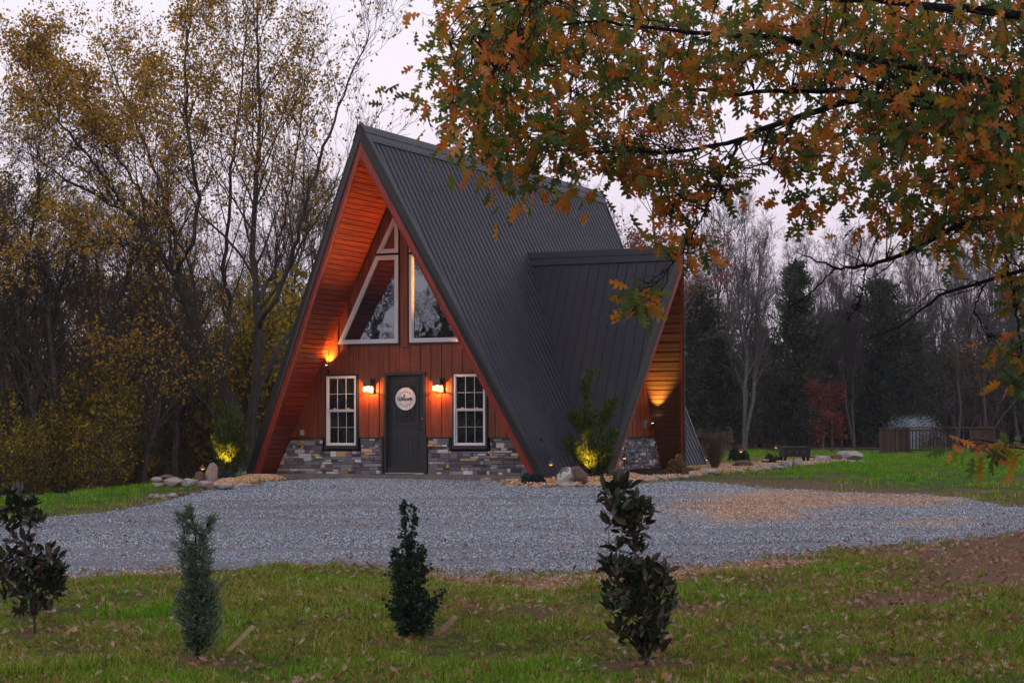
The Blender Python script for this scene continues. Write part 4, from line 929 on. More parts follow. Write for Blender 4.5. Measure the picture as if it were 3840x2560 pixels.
def cedar(seed, h, r, n, sz, tpl=T_NARROW, lean=0., cone=.75):
    R = np.random.RandomState(seed); nb = 230; z = h*(.04+.95*R.rand(nb)**.9); a = R.rand(nb)*2*PI; rr = r*np.minimum(1, (1-z/h)/cone+.08)*(.55+.6*R.rand(nb))*(1+.35*np.sin(a*2+z*1.1+seed)+.25*np.sin(a*3-z*2.3))
    d = np.stack([np.cos(a), np.sin(a), np.full(nb, .35)], -1); o = np.stack([np.zeros(nb), np.zeros(nb), z], -1); P = np.stack([o+d*rr[:, None]*k/4+np.array([0, 0, .25])*(rr[:, None]*(k/4)**2) for k in range(5)], 1)
    Rd = np.full((nb, 5), .012)*np.linspace(1.6, .4, 5)[None]*h/8
    A, B = limbs([[(0, 0, -.1, r*.08), (0, 0, h, .01)]], 6); pt = along(P, n, R, .0, .15); k = R.randn(n, 3)*sz*.75*np.array([1, 1, .8]); T, Fc = tpl
    out = unit(np.stack([pt[:, 0], pt[:, 1], 0*pt[:, 0]], -1)); ax = unit(out*.7+np.array([0, 0, .7])+R.randn(n, 3)*.55); b = unit(np.cross(ax, randu(n, R))); c = np.cross(ax, b); s = (sz*(.6+.8*R.rand(n)))[:, None, None]
    V = (pt+k)[:, None]+s*(T[None, :, 0:1]*b[:, None]+T[None, :, 1:2]*ax[:, None]+T[None, :, 2:3]*c[:, None]); f = (Fc[None]+(np.arange(n)*len(T))[:, None, None]).reshape(-1, Fc.shape[1])
    return join([tubes(A, B, 7), tubes(P, Rd, 3)]), (V.reshape(-1, 3), f)
def mesh2(t, c): return arr_mesh('trunk', t[0], t[1], True), arr_mesh('crown', c[0], c[1])
T_SPRAY = (np.array([(0, 0, 0), (.16, .35, .03), (.05, .6, 0), (.10, .85, .02), (0, 1.1, 0), (-.12, .8, .02), (-.05, .55, 0), (-.17, .3, .03)]), np.array([(0, 1, 2), (0, 2, 6), (0, 6, 7), (2, 3, 4), (2, 4, 5), (2, 5, 6)]))
PC = [mesh2(*cedar(400+i, 10, 2.3, 9000, .32, T_SPRAY, cone=.42+.12*i)) for i in range(2)]
def place(pm, name, label, cat, px, d, h_sc, bark, leafm, group, seed, sq=1., z=None):
    def part(nm, me, mat):
        if not me.materials: me.materials.append(None)
        o = link(nm, me, None, t); o.material_slots[0].link = 'OBJECT'; o.material_slots[0].material = mat; return o
    p = AT(px, d); t = thing(name, label, cat, (p[0], p[1], p[2]-.1 if z is None else z), (seed*2.399) % 6.28, group); t.scale = (h_sc*sq, h_sc*sq, h_sc)
    part('trunk', pm[0], bark)
    if pm[1]: part('crown', pm[1], leafm)
    return t
RR = random.Random(5)
def WOODL(px, kind):
    for lim, ph in ((-100, 'beyond the picture-edge magnolia, outermost of the wood'), (60, 'in the wood above the tip of the left magnolia'), (180, 'in the wood just right of the left magnolia tip'), (300, 'in the wood above the start of the green bank'), (420, 'in the wood above the middle of the green bank'), (540, 'in the wood above the low stone wall end'), (660, 'in the wood above the biggest wall block'), (780, 'in the wood behind the standing boulders'), (900, 'in the wood behind the maple stems'), (1040, 'in the wood against the left roof edge'), (1250, 'behind the left roof slope of the cabin'), (1420, 'behind the very peak of the cabin'), (1560, 'showing over the front part of the main ridge'), (9999, 'showing over the middle of the main ridge')):
        if px < lim: return kind+' '+ph
def WOODR(px, kind):
    for lim, ph in ((2050, 'rising over the middle of the main ridge'), (2150, 'rising behind the rear half of the main ridge'), (2250, 'rising at the back end of the main ridge'), (2350, 'just past the back end of the main ridge'), (2620, 'in the wood behind the dormer peak'), (2680, 'in the wood close beside the dormer edge'), (2760, 'in the wood behind the tall dry grass'), (2830, 'in the wood above the flat red rock'), (2900, 'in the wood above the white flowers'), (3000, 'in the wood above the fire table'), (3080, 'in the wood just right of the fire table'), (3180, 'in the wood above the squared slabs'), (3260, 'in the wood just left of the overlook deck'), (3360, 'in the wood above the left deck screens'), (3440, 'in the wood above the fountain spray'), (3520, 'in the wood above the deck balusters'), (3600, 'in the wood above the balustrade end'), (3680, 'in the wood above the right deck screen'), (3760, 'in the wood just right of the deck'), (3840, 'in the wood near the right picture side'), (9999, 'in the wood past the right end of the lawn')):
        if px < lim: return kind+' '+ph
# left: leafy wood
for i, (px, d, s) in enumerate([(-150, 66, 1.0), (60, 70, .95), (230, 64, .85), (330, 78, 1.1), (470, 70, .95), (600, 76, 1.05), (700, 66, .8), (820, 74, .95), (1010, 78, .95), (-330, 74, 1.1), (140, 82, 1.1), (930, 84, 1.0), (520, 86, 1.1), (1130, 72, .75)]):
    place(PY[i % 3], 'autumn_tree', WOODL(px, ('olive leaved tree', 'yellow green leaved tree')[i % 2]), 'tree', px, d, s*(.95 if px < 100 else .66), m_woodb, (mat_olive, mat_yellow, mat_olive, mat_yellow)[i % 4], 'leafy trees in the wood left of the house', i)
for i, (px, d, s) in enumerate([(1180, 84, .95), (1110, 70, .95), (1260, 74, .85), (780, 84, .95), (1400, 82, .85), (1340, 76, .8), (1480, 92, .9), (1560, 80, .78), (1650, 88, .9), (960, 92, 1.05), (30, 90, 1.1)]):
    place(PB[i % 4], 'bare_tree', WOODL(px, 'bare grey twiggy tree'), 'tree', px, d, s*.80, m_bark, mat_bud, 'bare trees behind the cabin', i+20)
for i in range(34):
    px = -250+i*43+RR.uniform(-25, 25); d = (51 if px < 420 else 62)+RR.uniform(0, 13)
    place(PU[i % 3], 'understorey_sapling', WOODL(px, ('low gold green sapling', 'low olive sapling', 'low gold green sapling')[i % 3]), 'sapling', px, d, RR.uniform(.5, 1.15), m_barkt, (mat_yellow, mat_olive, mat_yellow)[i % 3], 'saplings along the wood edge left of the house', i+50)
for i, (px, d, s) in enumerate([(-60, 53, .8), (110, 55, .75), (250, 54, .62), (360, 57, .75), (500, 60, .7), (640, 62, .62), (430, 76, .9)]):
    place(PB[(i+2) % 4], 'dark_trunked_tree', WOODL(px, 'brown trunked bare tree'), 'tree', px, d, s, m_woodb, mat_bud, 'dark trunks in the wood left of the house', i+70, 1.35)
# right: bare wood with cedars
for i, (px, d, s) in enumerate([(1980, 95, .95), (2090, 88, .9), (2190, 96, 1.08), (2290, 90, .95), (2660, 92, 1.02), (2730, 100, 1.05), (2790, 86, 1.0), (2860, 98, .95), (2640, 108, .9), (3120, 96, .9), (3200, 92, .85), (3290, 104, .95), (3400, 98, .9), (3470, 92, .88), (3530, 106, .98), (3590, 94, .92), (3650, 101, .98), (3700, 93, .9), (3760, 99, .95), (3820, 94, .95), (3880, 103, .95), (3960, 96, .95), (3050, 104, .95), (2950, 108, .95), (3340, 110, .95), (3610, 110, .95), (3150, 110, 1.0), (3740, 112, 1.0), (2600, 98, .85), (3440, 112, 1.0), (3845, 111, 1.0)]):
    place(PB[(i*3+1) % 4], 'bare_tree', WOODR(px, ('pale barked bare tree', 'grey bare tree', 'grey bare tree')[i % 3]+(' set deep' if d > 103 else '')), 'tree', px, d, s*.74, (m_barkl, m_barkg, m_barkg)[i % 3], mat_bud, 'leafless trees in the wood to the right', i+100, .8)
for px, d, s, q, lb in ((2985, 90, 1.02, .85, 'tall dark narrow cedar standing above the fire table'), (3300, 93, .95, 1.2, 'broad dark evergreen behind the left end of the overlook deck'), (3170, 96, .80, 1.1, 'dark cedar between the tall narrow cedar and the broad evergreen'),
                        (2700, 88, .62, 1.5, 'low dark cedar behind the tall dry grass clump'), (2620, 90, .9, 1.0, 'dark cedar close to the right edge of the dormer'), (3420, 97, .72, 1.3, 'dark cedar behind the deck balusters'), (2850, 95, .70, 1.2, 'dusky cedar left of the tall narrow cedar'),
                        (3560, 104, .45, 1.8, 'low evergreen behind the right panel of the deck'), (3080, 100, .70, 1.6, 'wide shaded cedar behind the red shrub'), (3800, 104, .42, 2.0, 'low evergreen at the far right edge of the wood')):
    place(PC[int(px) % 2], 'cedar_tree', lb, 'evergreen tree', px, d, s*.80, m_barkd, mat_cedar, 'dark evergreens in the right-hand wood', int(px), q)
for i in range(30):
    px = 2580+i*46+RR.uniform(-20, 20)
    place(PU[i % 3], 'brushwood_shrub', WOODR(px, ('brown brush', 'dark green brush', 'brown brush')[i % 3]), 'shrub', px, 92+RR.uniform(0, 12), RR.uniform(.5, .95), m_barkt, (mat_bud, mat_cedar, mat_bud)[i % 3], 'brush along the foot of the right-hand wood', i+200, 1.2)
place(PY[1], 'red_leaved_tree', 'tree with faded pink red leaves behind the ridge between house and dormer', 'tree', 2425, 74, .92, m_barkl, mat_pink, None, 3)
PR1 = mkproto(333, 3.3, .05, 16, 0, 1500, .12, 78, up=.04, spread=.36, low=.72); PR2 = mkproto(334, 1.6, .04, 14, 0, 1100, .11, 78, up=.03, spread=.60, low=.6)
place(PR1, 'red_maple', 'small spreading maple with dark red leaves held high among the cedars', 'tree', 3085, 84, .80, m_barkt, mat_redm, None, 1, 1.1)
place(PR2, 'red_shrub', 'low wide red leaved shrub between the cedars above the rock border', 'shrub', 3120, 80, .85, m_barkt, mat_redm, None, 2, 1.0)
# far woods that read as one mass, all round the clearing
def mass(name, label, pts_fn, n, size, mat, seed, tpl=T_DIA):
    R = np.random.RandomState(seed); P = pts_fn(n, R); V, f = leaves(P, size, R, tpl, 0, .9); tag(link(name, arr_mesh(name, V, f), mat), label, kind='stuff')
def wall_pts(s0, s1, d0, d1, h):
    def fn(n, R):
        d = d0+(d1-d0)*R.rand(n); a = s0+(s1-s0)*R.rand(n); x = CX+a*d*cy_-d*sy_; y = CY+a*d*sy_+d*cy_; top = h*(.55+.9*(fbm(a*60, d*.05, .35, seed_[0])+.5)); return np.stack([x, y, hgt(x, y)+top*R.rand(n)**1.2], -1)
    return fn
seed_ = [3]
def thicket(name, label, s0, s1, d0, d1, n, h, mat, seed):
    R = np.random.RandomState(seed); d = d0+(d1-d0)*R.rand(n); a = s0+(s1-s0)*R.rand(n); x = CX+a*d*cy_-d*sy_; y = CY+a*d*sy_+d*cy_; b = np.stack([x, y, hgt(x, y)-.1], -1); hh = h*(.35+1.0*R.rand(n)**1.5)
    dr_ = unit(np.stack([R.randn(n)*.22, R.randn(n)*.22, np.ones(n)], -1)); P = [b]; 
    for k_ in range(6): P.append(P[-1]+dr_*(hh/6)[:, None]); dr_ = unit(dr_+R.randn(n, 3)*.14)
    P = np.stack(P, 1); r = (.010+.030*R.rand(n)**3)[:, None]*np.linspace(1, .25, 7)[None]; Q, RQ = grow(P, r, 6, .38, 45, 4, R, .25, .2, .15, .6, .3); np.maximum(RQ, .005, out=RQ)
    V, f = join([tubes(P, r, 4), tubes(Q, RQ, 3)]); tag(link(name, arr_mesh(name, V, f), mat), label, kind='stuff')
mat_far = leafmat('far_wood_thicket', [(0, (.045, .040, .030)), (.5, (.10, .085, .065)), (.85, (.16, .13, .09)), (1, (.24, .17, .09))], .9, .2)
mat_farl = leafmat('left_wood_thicket', [(0, (.10, .085, .02)), (.5, (.24, .18, .03)), (.85, (.40, .27, .03)), (1, (.50, .30, .03))], .9, .4)
mass('left_woodland', 'dim thicket of leaves and twigs deep in the wood left of the house', wall_pts(-.34, -.06, 62, 92, 6.0), 34000, .24, mat_farl, 1)
thicket('left_thicket_stems', 'thin bare stems and twigs standing in the dim wood left of the house', -.34, -.07, 64, 90, 800, 4.6, m_woodb, 5)
seed_ = [8]; mass('right_woodland', 'grey brown thicket deep in the wood beyond the right lawn', wall_pts(.04, .34, 100, 122, 4.0), 30000, .26, mat_far, 2)
thicket('right_thicket_stems', 'thin grey stems and twigs at the foot of the wood beyond the right lawn', .04, .34, 92, 112, 1100, 5.0, m_barkg, 6)
def ring(n, R):       # woods on the near side of the clearing, seen in the window reflections
    a = R.rand(n)*PI*1.25-PI*1.05; r = 42+22*R.rand(n); x = r*np.cos(a)+3; y = -28+r*np.sin(a); top = 5.0*(.35+1.5*(fbm(a*12, r*.02, 1., 17)+.5)); return np.stack([x, y, -1+top*R.rand(n)**1.1], -1)
mass('roadside_woodland', 'wood on the near side of the clearing, mirrored in the windows', ring, 60000, .75, mat_far, 3)
for i in range(7):
    a = -2.5+i*.17; r = 36+(i*7) % 9; x, y = 3+r*math.cos(a), -26+r*math.sin(a); t = thing('bare_tree', 'bare tree across the clearing mirrored in the upper windows', 'tree', (x, y, -1), i*1.7, 'bare trees across the clearing'); o = link('trunk', PB[i % 3][0], None, t); o.material_slots[0].link = 'OBJECT'; o.material_slots[0].material = m_bark

# ---- overhanging oak (its trunk stands outside the picture on the right)
DO = 16.2
def zo(L, s, ox, oy): return [(ox+p[0]/s, oy+p[1]/s)+tuple(p[2:]) for p in L]
OL = [
    [(4700, 2700, 95, 1), (4690, 1800, 85, 1), (4640, 1000, 75, 1), (4600, 500, 62, .5), (4560, 0, 50, 0), (4500, -600, 30, 0)],
    [(4640, 1000, 34, 1), (4250, 860, 28, .6), (3960, 740, 24, .2), (3767, 625, 20), (3684, 548, 18), (3588, 465, 16), (3480, 408, 14), (3365, 357, 12), (3301, 319, 9), (3150, 260, 6), (2960, 180, 3)],
    [(4620, 800, 34, 1), (4200, 620, 28, .5), (3840, 497, 21), (3767, 472, 20), (3620, 414, 18), (3461, 376, 16), (3301, 372, 15), (3200, 375, 14), (3046, 421, 12), (2887, 478, 11), (2780, 523, 10), (2690, 545, 8), (2580, 563, 7), (2440, 570, 6), (2300, 572, 5), (2170, 560, 4), (2050, 570, 2)],
    [(3461, 376, 11, 0), (3200, 345, 10, .3), (2868, 344, 9, .4), (2727, 357, 8, .4), (2600, 332, 7, .5), (2450, 305, 6, .5), (2250, 290, 5, .5), (2050, 240, 4, .5), (1880, 260, 3, .6), (1720, 300, 2, .6)],
    [(4600, 500, 30, .5), (4100, 380, 24, -.3), (3700, 300, 18, -.5), (3400, 250, 14, -.6), (3046, 172, 12, -.6), (2950, 140, 11, -.6), (2664, 127, 9, -.6), (2450, 110, 7, -.6), (2250, 75, 6, -.6), (2050, 105, 5, -.6), (1850, 110, 3, -.6), (1690, 160, 2, -.6)],
    [(4580, 200, 26, 0), (4000, 80, 20, -.6), (3500, 20, 15, -.9), (3000, -20, 11, -1), (2500, -30, 8, -1), (2100, -20, 5, -1), (1750, 30, 3, -1)],
    [(3960, 740, 15, .2), (3767, 690, 12, 0), (3690, 760, 11, 0), (3640, 830, 10, 0), (3540, 872, 9, 0), (3447, 926, 9, 0), (3332, 972, 8, 0), (3246, 1001, 7, 0), (3131, 1004, 5, 0), (3040, 970, 3, 0), (2985, 940, 1.5, 0)],
    [(4640, 1100, 20, 1), (4150, 980, 13, .5), (3840, 1012, 8, 0), (3700, 1052, 7, 0), (3533, 1104, 6, 0), (3440, 1170, 4, 0), (3378, 1225, 3, 0), (3260, 1270, 1.5, 0)],
    [(2778, 530, 7, 0), (2730, 620, 6, -.2), (2690, 700, 5, -.2), (2640, 800, 4, -.3), (2590, 900, 3.5, -.3), (2545, 960, 3, -.3), (2490, 1030, 2, -.3), (2420, 1100, 1.2, -.3)],
    [(3132, 1004, 3, 0), (3060, 1080, 3, 0), (3000, 1130, 2, 0), (2940, 1240, 1.5, 0)],
    [(3246, 1001, 4, 0), (3235, 1080, 3, 0), (3215, 1160, 2, 0), (3180, 1190, 1.2, 0)],
    [(2887, 478, 6, 0), (2850, 600, 4, 0), (2950, 660, 3, 0), (3000, 640, 2, 0)], [(3000, 440, 5, 0), (2950, 490, 4, 0), (2880, 610, 3.5, 0), (2760, 640, 3, 0), (2700, 720, 2, 0)],
    [(3767, 625, 8, 0), (3760, 900, 6, 0), (3800, 1100, 5, 0), (3830, 1300, 4, 0), (3810, 1420, 2.5, 0)],
    [(4640, 1300, 16, 1), (4200, 1500, 10, .3), (3980, 1700, 5, 0), (3860, 1690, 3, 0), (3760, 1672, 2.2, 0), (3650, 1668, 1.6, 0), (3570, 1650, 1, 0)],
    [(3700, 1052, 4, 0), (3650, 1160, 3, 0), (3690, 1240, 2, 0), (3740, 1290, 1.2, 0)]]
OL = [[tuple(PT(p[0], p[1], DO+(p[3] if len(p) > 3 else 0)))+(p[2]/F*DO,) for p in l] for l in OL]
R = np.random.RandomState(21)
PO, RO = limbs(OL, 40, 5, .006)
poly_leaf = [  # (polygon in photo pixels, clusters, depth range)
    ([(1640, -60), (4000, -60), (4000, 560), (3500, 580), (3150, 450), (2900, 340), (2560, 400), (2400, 460), (2200, 520), (2050, 590), (1880, 620), (1780, 520), (1650, 400), (1590, 330), (1640, 120)], 500, (14.6, 18.6)),
    ([(1600, 330), (2300, 500), (2250, 700), (2060, 800), (1900, 740), (1760, 560), (1630, 430)], 30, (15.3, 17)),
    ([(3050, 560), (3900, 520), (3900, 900), (3560, 900), (3300, 860), (3180, 800), (3120, 680)], 95, (15.0, 17.2)),
    ([(3400, 100), (3900, 100), (3900, 900), (3600, 820)], 45, (14.6, 17)),
    ([(2280, 560), (2600, 570), (2560, 660), (2440, 720), (2330, 640)], 16, (15.5, 16.8)),
    ([(2500, 600), (2580, 620), (2560, 820), (2480, 830)], 7, (15.7, 16.2)), ([(2680, 540), (2860, 600), (2780, 720), (2640, 800)], 9, (15.7, 16.4)),
    ([(2880, 460), (3080, 500), (3060, 620), (2960, 640)], 10, (15.6, 16.4)), ([(2390, 900), (2640, 900), (2640, 1030), (2430, 1020)], 6, (15.6, 16.1)), ([(2330, 1060), (2480, 1060), (2480, 1170), (2350, 1160)], 4, (15.6, 16)),
    ([(2930, 730), (3060, 720), (3060, 800), (2960, 810)], 4, (16, 16.4)),
    ([(3780, 900), (3900, 900), (3900, 1500), (3790, 1460), (3810, 1200)], 13, (15.6, 16.6)), ([(3700, 1280), (3780, 1280), (3760, 1330)], 2, (16, 16.2)), ([(3560, 1650), (3840, 1660), (3840, 1720), (3600, 1720)], 5, (15.9, 16.4))]
def inpoly(P, x, y):
    ins = False; n = len(P)
    for i in range(n):
        a, b = P[i], P[(i+1) % n]
        if (a[1] > y) != (b[1] > y) and x < a[0]+(y-a[1])*(b[0]-a[0])/(b[1]-a[1]): ins = not ins
    return ins
lim_pts = PO.reshape(-1, 3); tw = []; twr_ = []; LP = []; LA = []; LC = []
rr = random.Random(8)
for P, n, (da, db) in poly_leaf:
    xs = [p[0] for p in P]; ys = [p[1] for p in P]; k = 0
    while k < n:
        x, y = rr.uniform(min(xs), max(xs)), rr.uniform(min(ys), max(ys))
        if not inpoly(P, x, y): continue
        k += 1; c = PT(x, y, rr.uniform(da, db)); dd_ = np.linalg.norm(lim_pts-c, axis=1); a = lim_pts[np.argsort(dd_)[rr.randint(0, 8)]]
        m = (a+c)/2+np.array([rr.gauss(0, .08), rr.gauss(0, .08), .10*np.linalg.norm(c-a)]); q = resample(np.array([a, (a+m)/2+R.randn(3)*.03, m, (m+c)/2+R.randn(3)*.04+np.array([0, 0, .03]), c]), 6); tw.append(q); twr_.append(np.linspace(.0065, .0022, 6))
        nl = rr.randint(7, 12); bas = unit(np.array([rr.gauss(0, 1), rr.gauss(0, 1), -.2])); tone = rr.random()
        for j in range(nl):
            o = R.randn(3)*np.array([.15, .15, .12]); LP.append(c+o*(.4 if n < 20 else 1)); LA.append(unit(bas*.3+unit(o)*.7+np.array([0, 0, -.5])+R.randn(3)*.5))
tw = np.stack(tw); twr_ = np.stack(twr_); T2_, R2_ = grow(tw, twr_, 2, .4, 45, 4, R, -.1, .25, .4, .6, .5, .5, .05)
T_OAK_side = [(.03, .10), (.13, .16), (.05, .24), (.27, .36), (.06, .44), (.34, .66), (.07, .66), (.20, .90), (.04, .84)]
def oakleaf():
    V = [(0, -.22, 0), (0, .0, 0), (0, .42, 0), (0, .70, 0), (0, 1.02, .02)]; Fc = []
    V[4] = (0, 1.06, -.04)
    for s in (1, -1):
        b = len(V)
        V += [(s*.035, .02, .0), (s*.17, .17, -.05), (s*.045, .27, .01), (s*.30, .42, -.10), (s*.20, .30, -.05), (s*.055, .50, .01), (s*.36, .78, -.13), (s*.24, .60, -.06), (s*.05, .76, .01), (s*.17, 1.0, -.07)]
        q = lambda *a: Fc.append(tuple(a) if s > 0 else tuple(a)[::-1])
        q(1, b, b+2); q(b, b+1, b+2); q(1, b+2, 2); q(b+2, b+4, b+5); q(b+4, b+3, b+5); q(2, b+2, b+5); q(2, b+5, 3); q(b+5, b+7, b+8); q(b+7, b+6, b+8); q(3, b+5, b+8); q(3, b+8, 4); q(b+8, b+9, 4)
    V += [(.006, -.22, 0), (.006, .02, 0)]; Fc.append((0, len(V)-2, len(V)-1)); Fc.append((0, len(V)-1, 1))
    return np.array(V), np.array(Fc)
TO = oakleaf()
def oriented(P, A, size, R, tpl, var=.5, flat=None):
    n = len(P); T, Fc = tpl; b = unit(np.cross(A, randu(n, R))) if flat is None else flat; c = np.cross(A, b); s = (size*(1-var/2+var*R.rand(n)))[:, None, None]
    cu = (.4+1.2*R.rand(n))[:, None, None]
    V = P[:, None]+s*(T[None, :, 0:1]*b[:, None]+T[None, :, 1:2]*A[:, None]+cu*T[None, :, 2:3]*c[:, None]); return V, (Fc[None]+(np.arange(n)*len(T))[:, None, None]).reshape(-1, Fc.shape[1])
oak = thing('oak_tree', 'overhanging oak with green, orange and russet lobed leaves filling the upper right', 'tree', tuple(AT(4700, DO+1)))
bx = np.array(oak.location)
lo_ = [6, 7, 8, 9, 10, 11, 12, 15, 1, 2]; T3_, R3_ = grow(PO[lo_], RO[lo_], 16, .16, 48, 7, R, -.03, .22, .35, .42, .3, .75, .0); T4_, R4_ = grow(T3_, R3_, 4, .5, 42, 5, R, -.03, .25, .2, .6, .4); np.maximum(R3_, .0028, out=R3_); np.maximum(R4_, .0022, out=R4_)
pts_ = [tubes(T3_, R3_, 4), tubes(T4_, R4_, 3), tubes(PO, RO, 8), tubes(tw, twr_, 4), tubes(T2_, R2_, 3)]; V, f = join(pts_); link('trunk', arr_mesh('trunk', V-bx, f, True), m_barkd, oak)
LP = np.array(LP); LA = np.array(LA); V, f = oriented(LP, LA, .128, R, TO, .55)
depth = (LP-CAM)@FW; sx2 = 1920+F*((LP-CAM)@RT)/depth; sy2 = 1280-F*((LP-CAM)@UP)/depth
score = depth+10*((sx2 > 3860) | (sy2 < -20)) - 1.2*((sy2 > 450) | (sx2 < 1800)); sel = np.argsort(score)[:300]; rest = np.setdiff1d(np.arange(len(LP)), sel)
Vr = V[rest].reshape(-1, 3)-bx; fr_ = (TO[1][None]+(np.arange(len(rest))*len(TO[0]))[:, None, None]).reshape(-1, 3)
o = link('foliage', arr_mesh('foliage', Vr, fr_), mat_oak, oak); o['kind'] = 'stuff'
for i in sel:
    c = V[i, 1]; link('leaf', arr_mesh('leaf', V[i]-c, TO[1]), mat_oak, oak, tuple(c-bx))

# ================================================================== GARDEN BEDS, ROCKS, LIGHTS
def bed(name, label, pp, mat, lift, st=.10):
    P = gpoly(pp) if not isinstance(pp, np.ndarray) else pp
    a = P.min(0)-.3; b = P.max(0)+.3; X, Y = np.meshgrid(np.arange(a[0], b[0], st), np.arange(a[1], b[1], st)); sd = sdf(P, X, Y).reshape(X.shape)+.12*fbm(X, Y, 2., 91)
    Z = hgt(X, Y)+np.clip(sd*.35, -.05, lift)+.02*fbm(X, Y, 6, 92)*(sd > 0)
    ni, nj = X.shape; idx = np.arange(ni*nj).reshape(ni, nj); Fq = np.stack([idx[:-1, :-1], idx[:-1, 1:], idx[1:, 1:], idx[1:, :-1]], -1).reshape(-1, 4); ok = (sd > -.2).ravel(); Fq = Fq[ok[Fq].all(1)]
    tag(link(name, arr_mesh(name, np.stack([X, Y, Z], -1), Fq, True), mat), label, kind='structure'); return P
PBR = bed('garden_bed', 'bed of orange chips in front of the dormer', [(1840, 1799), (1905, 1821), (2010, 1829), (2280, 1831), (2400, 1814), (2480, 1804), (2600, 1788), (2760, 1772), (2880, 1757), (3060, 1741), (3240, 1727), (3230, 1712), (2950, 1712), (2700, 1722), (2570, 1745), (2320, 1770), (2200, 1775), (2060, 1778), (2010, 1790)], m_mulch, .05)
PBL = bed('garden_bed', 'raised bed of orange chips at the left front corner of the house', [(770, 1836), (830, 1828), (900, 1818), (1000, 1806), (1075, 1797), (1000, 1787), (930, 1790), (860, 1805), (800, 1812)], m_mulch, .05)
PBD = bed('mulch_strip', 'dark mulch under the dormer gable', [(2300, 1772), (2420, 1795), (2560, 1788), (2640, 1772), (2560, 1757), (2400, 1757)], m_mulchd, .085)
for P, n, lf in ((PBR, 26000, .05), (PBL, 9000, .05)):
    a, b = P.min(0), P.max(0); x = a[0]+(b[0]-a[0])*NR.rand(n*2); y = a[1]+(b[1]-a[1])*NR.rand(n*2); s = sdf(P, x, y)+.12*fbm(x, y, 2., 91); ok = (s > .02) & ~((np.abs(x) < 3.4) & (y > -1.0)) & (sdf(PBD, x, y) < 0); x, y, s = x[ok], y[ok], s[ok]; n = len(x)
    TCH = []
    for i in range(3):
        V = IV*(1+.35*(NR.rand(len(IV), 1)-.5))*np.array([1, .6, .3]); TCH.append(tobj('chip', arr_mesh('chip', V, IF), m_chip))
    scatter('orange_bark_chips', np.stack([x, y, hgt(x, y)+np.clip(s*.35, 0, lf)+.008], -1), NR.rand(n, 3)*2*PI, .022+.03*NR.rand(n), np.zeros(n), TCH, 'orange stone and bark chips covering the garden bed')
IV2, IF2 = ico(3)
def rockmesh(seed, sx, sy, sz, rough=.10, cuts=20):
    R = np.random.RandomState(seed); V = IV2.copy(); V = V/np.abs(V).max(1)[:, None]**.55; V = V/np.linalg.norm(V, axis=1).max()*1.15; c_, s_ = math.cos(R.rand()*.7-.35), math.sin(R.rand()*.7-.35)
    V = V@np.array([[c_, s_, 0], [-s_, c_, 0], [0, 0, 1]])
    for i in range(cuts):
        n = unit(R.randn(3)); d = .62+.25*R.rand(); h = V@n; V = V-np.maximum(0, h-d)[:, None]*n*1.0
    f = sum(np.sin(V@R.randn(3)*k*2.2+R.rand()*6)/k for k in (1, 2, 3.5, 6)); V = V*(1+rough*.25*f[:, None]); V = V*np.array([sx, sy, sz])
    return V
def rock(px, pyb, w, h, mat, label, seed, group=None, dep=.8, name='rock', d=None, raise_=0., rz=0):
    g = G(px, pyb) if d is None else AT(px, d); D_ = (g-CAM)@FW; k = D_/F; W_, Hh = w*k*.56, h*k*.62
    V = rockmesh(seed, W_, W_*dep, Hh); a = YAW+rz; c, s = math.cos(a), math.sin(a); V = V@np.array([[c, s, 0], [-s, c, 0], [0, 0, 1]])
    me = arr_mesh(name, V, IF2, False); g = g+np.array([-FH[0]*-1, FH[1], 0])*0; loc = g+FH*W_*dep*.6; loc[2] = g[2]+Hh*.70+raise_
    o = link(name, me, mat, None, tuple(loc)); tag(o, label, 'rock', group); return o
q = lambda x, y: (x/1.936, 1750+y/1.936)
for i, (x, y, w, h, m, rs, lb) in enumerate([
    (1098, 232, 48, 34, m_rp, 0, 'small pale stone at the left foot of the low wall'), (1142, 230, 44, 32, m_rg, 0, 'second small stone along the foot of the low wall'), (1184, 234, 48, 34, m_rp, 0, 'third small stone along the foot of the low wall'),
    (1246, 228, 84, 38, m_rg, 0, 'dark wedge stone under the biggest block of the low wall'), (1328, 214, 90, 34, m_rr, 0, 'brown stone under the second block of the low wall'), (1432, 196, 56, 26, m_rr, 0, 'small brown stone half buried by the gravel under the low wall'),
    (1150, 208, 84, 40, m_rp, .16, 'rounded block on the left end of the low wall'), (1136, 182, 88, 36, m_rg, .22, 'grey block behind the left end of the low wall'), (1205, 160, 110, 30, m_rr, .22, 'long flat stone behind the biggest block of the low wall'),
    (1258, 200, 150, 66, m_rp, .16, 'biggest pale angular block on top of the low wall'), (1372, 194, 112, 52, m_rg, .17, 'grey tapering block right of the biggest block on the low wall'),
    (1484, 182, 128, 56, m_rp, .08, 'pale rounded block below the left path light'), (1618, 178, 156, 46, m_rg, .04, 'long flat grey slab in the border right of the pale rounded block'), (1768, 158, 140, 40, m_rg, .0, 'thin grey slab near the house end of the left border'), (1870, 136, 90, 22, m_rr, .0, 'last thin brown slab of the left border beside the pad')]):
    a, b = q(x, y); rock(a, b, w/1.936*1.1, h/1.936*1.15, m, lb, 500+i, 'stones of the low wall left of the house', .75, raise_=rs*.9)
rock(748, 1824, 50, 66, m_rr, 'lower reddish boulder standing behind the left path light', 531, 'two standing boulders left of the house', .6, 'boulder')
rock(791, 1820, 58, 88, m_rp, 'tall upright boulder lit beside the left path light', 532, 'two standing boulders left of the house', .6, 'boulder')
